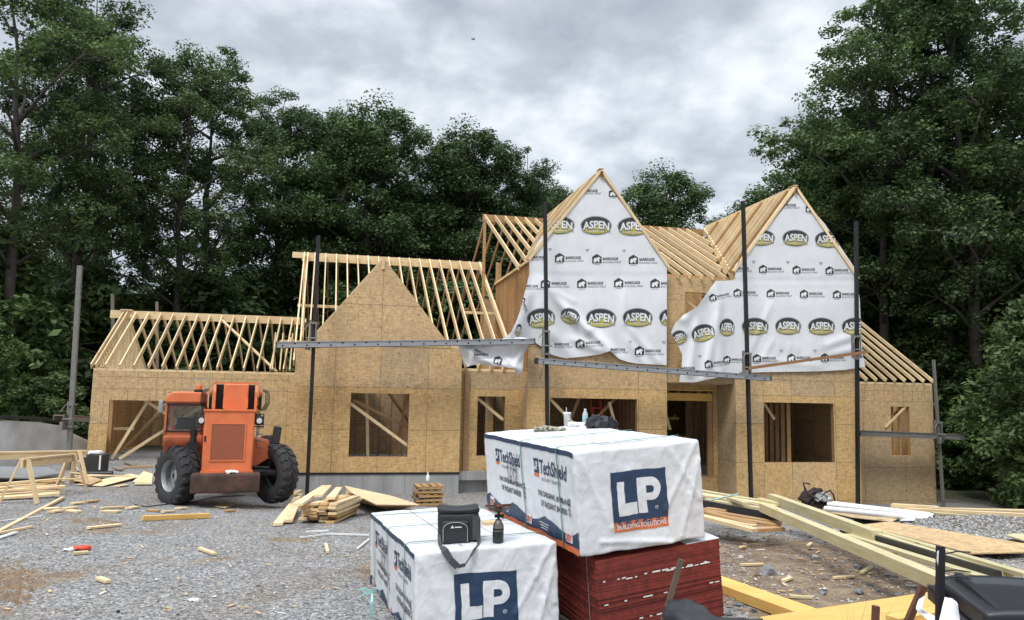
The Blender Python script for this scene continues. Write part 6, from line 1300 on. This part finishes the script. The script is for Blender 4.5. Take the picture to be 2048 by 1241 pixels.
# osb sheets on the dirt
sheet('osb_sheet', 'large strand board sheet lying on the ground behind the timbers', [(*zR(1050, 350), .03), (*zR(1230, 330), .03), (*zR(2070, 470), .06), (*zR(2070, 520), .06), (*zR(1720, 528), .05)], .018, 'osb1'); sheet('osb_sheet', 'pale torn strand board strip under the white pipes', [(*zR(860, 268), .02), (*zR(1040, 258), .04), (*zR(1290, 300), .04), (*zR(1240, 330), .03), (*zR(1000, 300), .03)], .018, 'pine')
sheet('white_offcut', 'small white offcut next to the pipe ends', [(*zR(1290, 322), .02), (*zR(1385, 322), .02), (*zR(1380, 305), .04), (*zR(1300, 305), .04)], .015, 'white'); sheet('osb_sheet', 'greenish sheet edge at the right border', [(*zR(1940, 415), .05), (*zR(2070, 455), .05), (*zR(2090, 415), .05), (*zR(1990, 405), .05)], .02, 'treated')
def pipe(label, a, da, b, db):
    p, q = dep(*zR(*a), da), dep(*zR(*b), db); e_ = empty('white_pipe', p, (0, 0, 0), label, 'pipe'); mb = MB(); mb.cyl((0, 0, 0), q - p, .055, n=18, caps=False); mb.cyl((0, 0, 0), q - p, .048, n=18, caps=False)
    mb.build('tube', M['white'], e_, smooth=True); mb = MB(); d = (q - p).normalized(); mb.cyl(q - p - d * .05, q - p - d * .04, .047, n=18); mb.cyl(d * .04, d * .05, .047, n=18); mb.build('dark_bore', M['dark'], e_)
pipe('upper white plastic pipe on the strand board strip', (850, 212), 16.6, (1500, 288), 14.4); pipe('lower white plastic pipe in front of the upper one', (830, 238), 16.3, (1470, 304), 14.2); pipe('third white pipe squeezed behind the other two', (880, 208), 16.9, (1480, 280), 14.7)
for k, (a, da, b, db, m_, nm) in enumerate((((1240, 215), 18.5, (1520, 232), 17.8, 'pine', 'short'), ((1250, 232), 17.6, (2090, 262), 14.6, 'pine', 'long upper'), ((1330, 242), 16.8, (2090, 280), 14.2, 'pine', 'long middle'), ((1500, 270), 15.8, (2090, 322), 13.4, 'treated', 'long lower'), ((1560, 290), 15.4, (2090, 335), 13.2, 'stain', 'black-edged'), ((1900, 345), 13.6, (2090, 360), 13.0, 'pine_dark', 'stubby'), ((1400, 238), 17.0, (2090, 254), 14.9, 'pine', 'far'))):
    bdd('far_board', nm + ' board in the row at the right edge beyond the gravel heap', zR(*a), da, zR(*b), db, .2, .06, m_)
lump('tool_bag', 'torn dark tool bag with a rag at the end of the white pipes', 'bag', dep(*zR(765, 225), 17.2), (.5, .4, .38), M['toolbag'], 6, .42); lump('tool_rag', 'grey rag hanging out of the torn tool bag', 'rag', dep(*zR(810, 190), 17.0), (.28, .12, .16), M['steel_grey'], 7, .7); tb_ = bpy.data.objects['tool_bag']
for q__ in ([(.1, 0, .1), (.35, 0, .2), (.42, -.02, .1), (.45, -.05, -.12)], [(-.2, 0, .2), (-.25, 0, .36), (-.1, 0, .33)]): mb = MB(); mb.tube(q__, .022, 6); mb.build('strap', M['black'], tb_)
# yellow beams in front
bdd('yellow_beam', 'yellow laminated beam from the red stack down to the right', zR(120, 680), 8.9, zR(740, 905), 7.2, .28, .10, 'yellow_lvl', cat='beam')
def slab(name, label, pts, t, mat, cat='beam'):
    P = [dep(*zR(x, y), d) for x, y, d in pts]; c = sum(P, Vector()) / len(P); k = len(P); mb = MB(); mb.add([p - c for p in P] + [p - c - Vector((0, 0, t)) for p in P], [tuple(range(k)), tuple(range(2 * k - 1, k - 1, -1))] + [(i, i + k, (i + 1) % k + k, (i + 1) % k) for i in range(k)]); o = mb.build(name, M[mat]); o.location = c; return tag(o, label, cat)
slab('yellow_plank', 'broad yellow plank crossing the photo bottom before the trash can', [(430, 902, 6.6), (1540, 738, 7.1), (1700, 860, 5.8), (1420, 930, 5.3), (700, 990, 5.6), (450, 960, 6.0)], .06, 'yellow_lvl')
bdd('yellow_beam', 'short yellow beam end in front of the broad plank', zR(1240, 930), 5.3, zR(1520, 880), 5.5, .1, .06, 'yellow_lvl', cat='beam')
for a, b, m_, lab in (((310, 594), (450, 590), 'pine', 'thin stick behind the big grey rock'), ((570, 695), (618, 675), 'pine', 'small sliver on the dirt below the big rock'), ((610, 790), (750, 798), 'treated', 'flat sliver lying before the yellow beam'), ((1050, 645), (1112, 605), 'treated', 'stick leaning on the stones under the front timber'), ((885, 675), (1000, 666), 'pine', 'pale stick among the stones in the dirt'), ((725, 475), (745, 460), 'pine', 'tiny chip under the low board stack'), ((310, 485), (340, 480), 'pine', 'tiny chip near the top of the dirt')):
    bd('wood_scrap', lab, zR(*a), zR(*b), .045, .025, m_, cat='wood scrap')
M['rock'] = plain('grey_rock', (.2, .205, .21), .85, 0, .25, 14, .4, .01)
def rock(label, px, py, s, seed, mat='rock'):
    mb = MB(); rbox(mb, (0, 0, 0), (s, s * .8, s * .75), s * .16, 5, fn=lambda p: p + noise.noise_vector(p * (1.6 / s) + Vector((seed, 0, 0))) * s * .38 + noise.noise_vector(p * (6 / s)) * s * .04)
    o = weld(mb.build('rock', M[mat])); o.data.polygons.foreach_set('use_smooth', [False] * len(o.data.polygons)); o.location = gp(px, py) + Vector((0, 0, s * .22)); o.rotation_euler = (.2 * seed, .3, seed); tag(o, label, 'rock')
for x, y, s, lab in ((488, 640, .17, 'biggest grey rock on the bare dirt'), (466, 860, .10, 'rock resting against the yellow beam'), (1022, 605, .08, 'round rock in the middle of the dirt'), (815, 765, .07, 'pale rock in the lower dirt'), (1035, 755, .08, 'grey rock among the stones left of the post'), (828, 675, .06, 'white rock above the pale one'), (395, 872, .06, 'flat rock left of the yellow beam end'), (240, 895, .06, 'small rock by the foot of the red stack'), (940, 575, .05, 'small rock above the round one'), (620, 555, .05, 'flat stone right of the biggest rock'), (272, 500, .06, 'stone near the upper corner of the red stack'), (1160, 745, .05, 'small stone near the timber foot')):
    rock(lab, *zR(x, y), s, x * .7)
# ---------------------------------------------------------------- bin, posts, silt fence
bn = dep(2092, 1152, 4.0); binz = G(bn.x, bn.y); tc_ = empty('trash_can', (bn.x + .03, bn.y + .15, binz), (0, 0, R(-14)), 'black plastic trash can with a ribbed lid at the lower right corner', 'trash can'); hb = bn.z - binz - .16
blk = plain('black_plastic', (.018, .02, .024), .38, 0, .15, 6, .1)
mb = MB(); mb.add([(-.27, -.3, 0), (.27, -.3, 0), (.27, .3, 0), (-.27, .3, 0), (-.35, -.38, hb - .14), (.35, -.38, hb - .14), (.35, .38, hb - .14), (-.35, .38, hb - .14)], [(0, 3, 2, 1), (4, 5, 6, 7), (0, 1, 5, 4), (1, 2, 6, 5), (2, 3, 7, 6), (3, 0, 4, 7)]); mb.build('bin_body', blk, tc_, bevel=.04, smooth=True)
mb = MB(); rbox(mb, (0, 0, hb - .12), (.78, .84, .05), .02, 3); weld(mb.build('rim', blk, tc_))
mb = MB(); rbox(mb, (0, 0, hb - .045), (.72, .80, .10), .018, 22, fn=lambda p: p + Vector((0, 0, .03 * (1 - (p.x / .36) ** 2) * (p.z > 0) - (.02 if abs(p.x) < .25 and abs(p.y) < .3 and p.z > 0 else 0)))); lid = weld(mb.build('lid', blk, tc_)); mb = MB()
for x in (-.27, .27): mb.beam((x, -.36, hb + .0), (x, .3, hb + .04), .04, .03)
mb.build('lid_rib', blk, lid); mb = MB(); mb.cyl((-.38, .35, hb - .05), (.38, .35, hb - .05), .02, n=8); mb.box((-.42, .2, hb - .12), (-.37, .36, hb - .04)); mb.build('hinge', blk, tc_)
def post(name, label, top_, bot, d, wd, mat, cat='post', d2=None):
    p, q = dep(*bot, d), dep(*top_, d2 or d); dz = (G(p.x, p.y) - .1 - p.z); p = p + (q - p) * (dz / (q.z - p.z)); return tag(beam_obj(name, p, q, wd, wd, M[mat]), label, cat)
post('steel_post', 'upright black steel post left of the trash can', zR(1536, 470), zR(1532, 922), 4.2, .034, 'rust'); bpy.data.objects['steel_post'].data.materials[0] = M['black']
post('rusty_stake', 'rusty stake leaning towards the black post', zR(1432, 712), zR(1340, 922), 4.6, .034, 'rust', 'stake'); post('rusty_stake', 'short rusty stake poking up at the bottom edge', zR(1140, 835), zR(1136, 930), 4.6, .034, 'rust', 'stake')
for k, (y0, y1) in enumerate(((520, 505), (622, 628), (668, 668))):
    p = dep(*zR(1545, y0), 4.19); q = dep(*zR(1720, y1), 4.3); mb = MB(); mb.tube([(0, 0, 0), (q - p) * .5 + Vector((0, 0, .01)), q - p], .004, 5); o = mb.build('wire', M['black']); o.location = p; tag(o, ('top', 'middle', 'bottom')[k] + ' wire end sticking out of the black post', 'wire')
def fab(name, label, P, mat, cat, sub=10, amp=.02, seed=0):
    """hanging cloth: rows of points (same length) -> bent sheet with two faces' thickness"""
    rows = [[Vector(p) for p in r_] for r_ in P]; nu = sub; V = []; 
    def cr_(row, t):
        k = t * (len(row) - 1); i = min(int(k), len(row) - 2); return row[i].lerp(row[i + 1], k - i)
    m_ = len(rows); nv = sub; org = rows[0][0].copy()
    for j in range(nv + 1):
        s = j / nv * (m_ - 1); a = min(int(s), m_ - 2); f = s - a
        for i in range(nu + 1):
            p = cr_(rows[a], i / nu).lerp(cr_(rows[a + 1], i / nu), f); p = p + noise.noise_vector(p * 5 + Vector((seed, 0, 0))) * amp + noise.noise_vector(p * 14 + Vector((seed, 0, 0))) * amp * .4; V.append(p - org)
    F_ = [(j * (nu + 1) + i, j * (nu + 1) + i + 1, (j + 1) * (nu + 1) + i + 1, (j + 1) * (nu + 1) + i) for j in range(nv) for i in range(nu)]
    mb = MB(); mb.add(V, F_); o = mb.build(name, M[mat], smooth='all'); so_ = o.modifiers.new('thick', 'SOLIDIFY'); so_.thickness = .003; o.location = org; return tag(o, label, cat)
z3b = lambda x, y: (1100 + x / 4.452, 1040 + y / 4.452)
M['silt'] = plain('black_silt_fabric', (.012, .013, .016), .55, 0, .3, 8, .4, .01); M['silt'].use_backface_culling = False
fab('silt_fence', 'black silt fence fabric slumped round a wooden stake at the bottom edge', [[dep(*z3b(1040, 690), 4.6), dep(*z3b(1090, 700), 4.55), dep(*z3b(1250, 722), 4.5), dep(*z3b(1380, 760), 4.45), dep(*z3b(1500, 865), 4.3), dep(*z3b(1700, 870), 4.3), dep(*z3b(1880, 890), 4.2)],
     [dep(*z3b(1010, 820), 4.5), dep(*z3b(1090, 850), 4.4), dep(*z3b(1250, 870), 4.3), dep(*z3b(1400, 880), 4.3), dep(*z3b(1540, 930), 4.2), dep(*z3b(1720, 930), 4.1), dep(*z3b(1900, 940), 4.1)], [dep(*z3b(960, 1100), 4.5), dep(*z3b(1090, 1120), 4.3), dep(*z3b(1250, 1150), 4.2), dep(*z3b(1400, 1150), 4.2), dep(*z3b(1540, 1150), 4.1), dep(*z3b(1720, 1150), 4.0), dep(*z3b(1900, 1150), 4.0)]], 'silt', 'silt fence', 26, .035, 2)
post('fence_stake', 'dark wooden stake holding up the black silt fence', z3b(1168, 352), z3b(1062, 720), 4.6, .028, 'darkstake', 'stake')
fab('white_cloth', 'white cloth strip knotted to the leaning rusty stake', [[dep(*zR(1405, 790), 4.5), dep(*zR(1440, 770), 4.5)], [dep(*zR(1385, 850), 4.45), dep(*zR(1425, 845), 4.4)], [dep(*zR(1440, 900), 4.4), dep(*zR(1480, 880), 4.4)], [dep(*zR(1500, 960), 4.3), dep(*zR(1540, 930), 4.3)]], 'wrap', 'cloth', 10, .012, 4)
fab('white_sheeting', 'white sheeting hanging between the black post and the trash can', [[dep(*zR(1550, 770), 4.0), dep(*zR(1600, 785), 4.0), dep(*zR(1645, 830), 3.9)], [dep(*zR(1545, 870), 3.95), dep(*zR(1600, 870), 3.95), dep(*zR(1655, 890), 3.9)], [dep(*zR(1530, 980), 3.9), dep(*zR(1600, 990), 3.9), dep(*zR(1665, 990), 3.9)]], 'wrap', 'sheeting', 10, .015, 6)
fab('white_tie', 'white tie wound round the top of the black post', [[dep(*zR(1514, 500), 4.17), dep(*zR(1522, 495), 4.16)], [dep(*zR(1512, 560), 4.17), dep(*zR(1520, 590), 4.16)]], 'wrap', 'tie', 5, .004, 8)
# ---------------------------------------------------------------- weeds at the bottom edge and along the fence
def weeds(name, label, spots, seed):
    rr = np.random.default_rng(seed); mb = MB()
    for (px, py, d, n, hh) in spots:
        c = dep(px, py, d)
        for k in range(n):
            b = Vector((c.x + rr.normal(0, .07), c.y + rr.normal(0, .06), 0)); b.z = G(b.x, b.y); a = rr.uniform(0, 6.28); L_ = hh * rr.uniform(.6, 1.1); ln = rr.uniform(.1, .5); dr = Vector((math.cos(a), math.sin(a), 0)); s = dr.cross(Vector((0, 0, 1))) * rr.uniform(.002, .0045); P = [b, b + dr * L_ * ln * .3 + Vector((0, 0, L_ * .55)), b + dr * L_ * ln + Vector((0, 0, L_ * .95))]
            mb.add([P[0] - s, P[0] + s, P[1] + s * .8, P[1] - s * .8, P[2]], [(0, 1, 2, 3), (3, 2, 4)])
    o = mb.build(name, M['grass'], fix=False); tag(o, label, 'grass', kind='stuff')
weeds('grass', 'green grass tufts growing at the bottom edge by the short stake', [(1725, 1238, 4.5, 90, .36), (1745, 1239, 4.45, 90, .36), (1708, 1239, 4.6, 40, .34), (1700, 1230, 4.6, 14, .75), (1735, 1230, 4.6, 16, .85), (1775, 1230, 4.6, 12, .7), (1800, 1230, 4.6, 8, .65), (1840, 1235, 4.5, 22, .42)], 3)

# a small insect caught in flight
ins = empty('dragonfly', dep(947, 79, 3.2), (0, 0, .6), 'tiny dark insect flying high against the clouds', 'insect'); mb = MB(); mb.tube([(-.012, 0, .004), (-.004, 0, 0), (.004, 0, 0), (.008, 0, -.001)], [.0008, .0016, .002, .0014], 6); mb.build('body', M['black'], ins)
for s_ in (-1, 1): mb = MB(); mb.prism([(-.003, 0), (-.006, .012 * s_), (-.002, .014 * s_), (.002, .002 * s_)], .0005, .001, axis='z'); mb.build('wing', M['inkgrey'], ins, rot=(0, 0, 0))
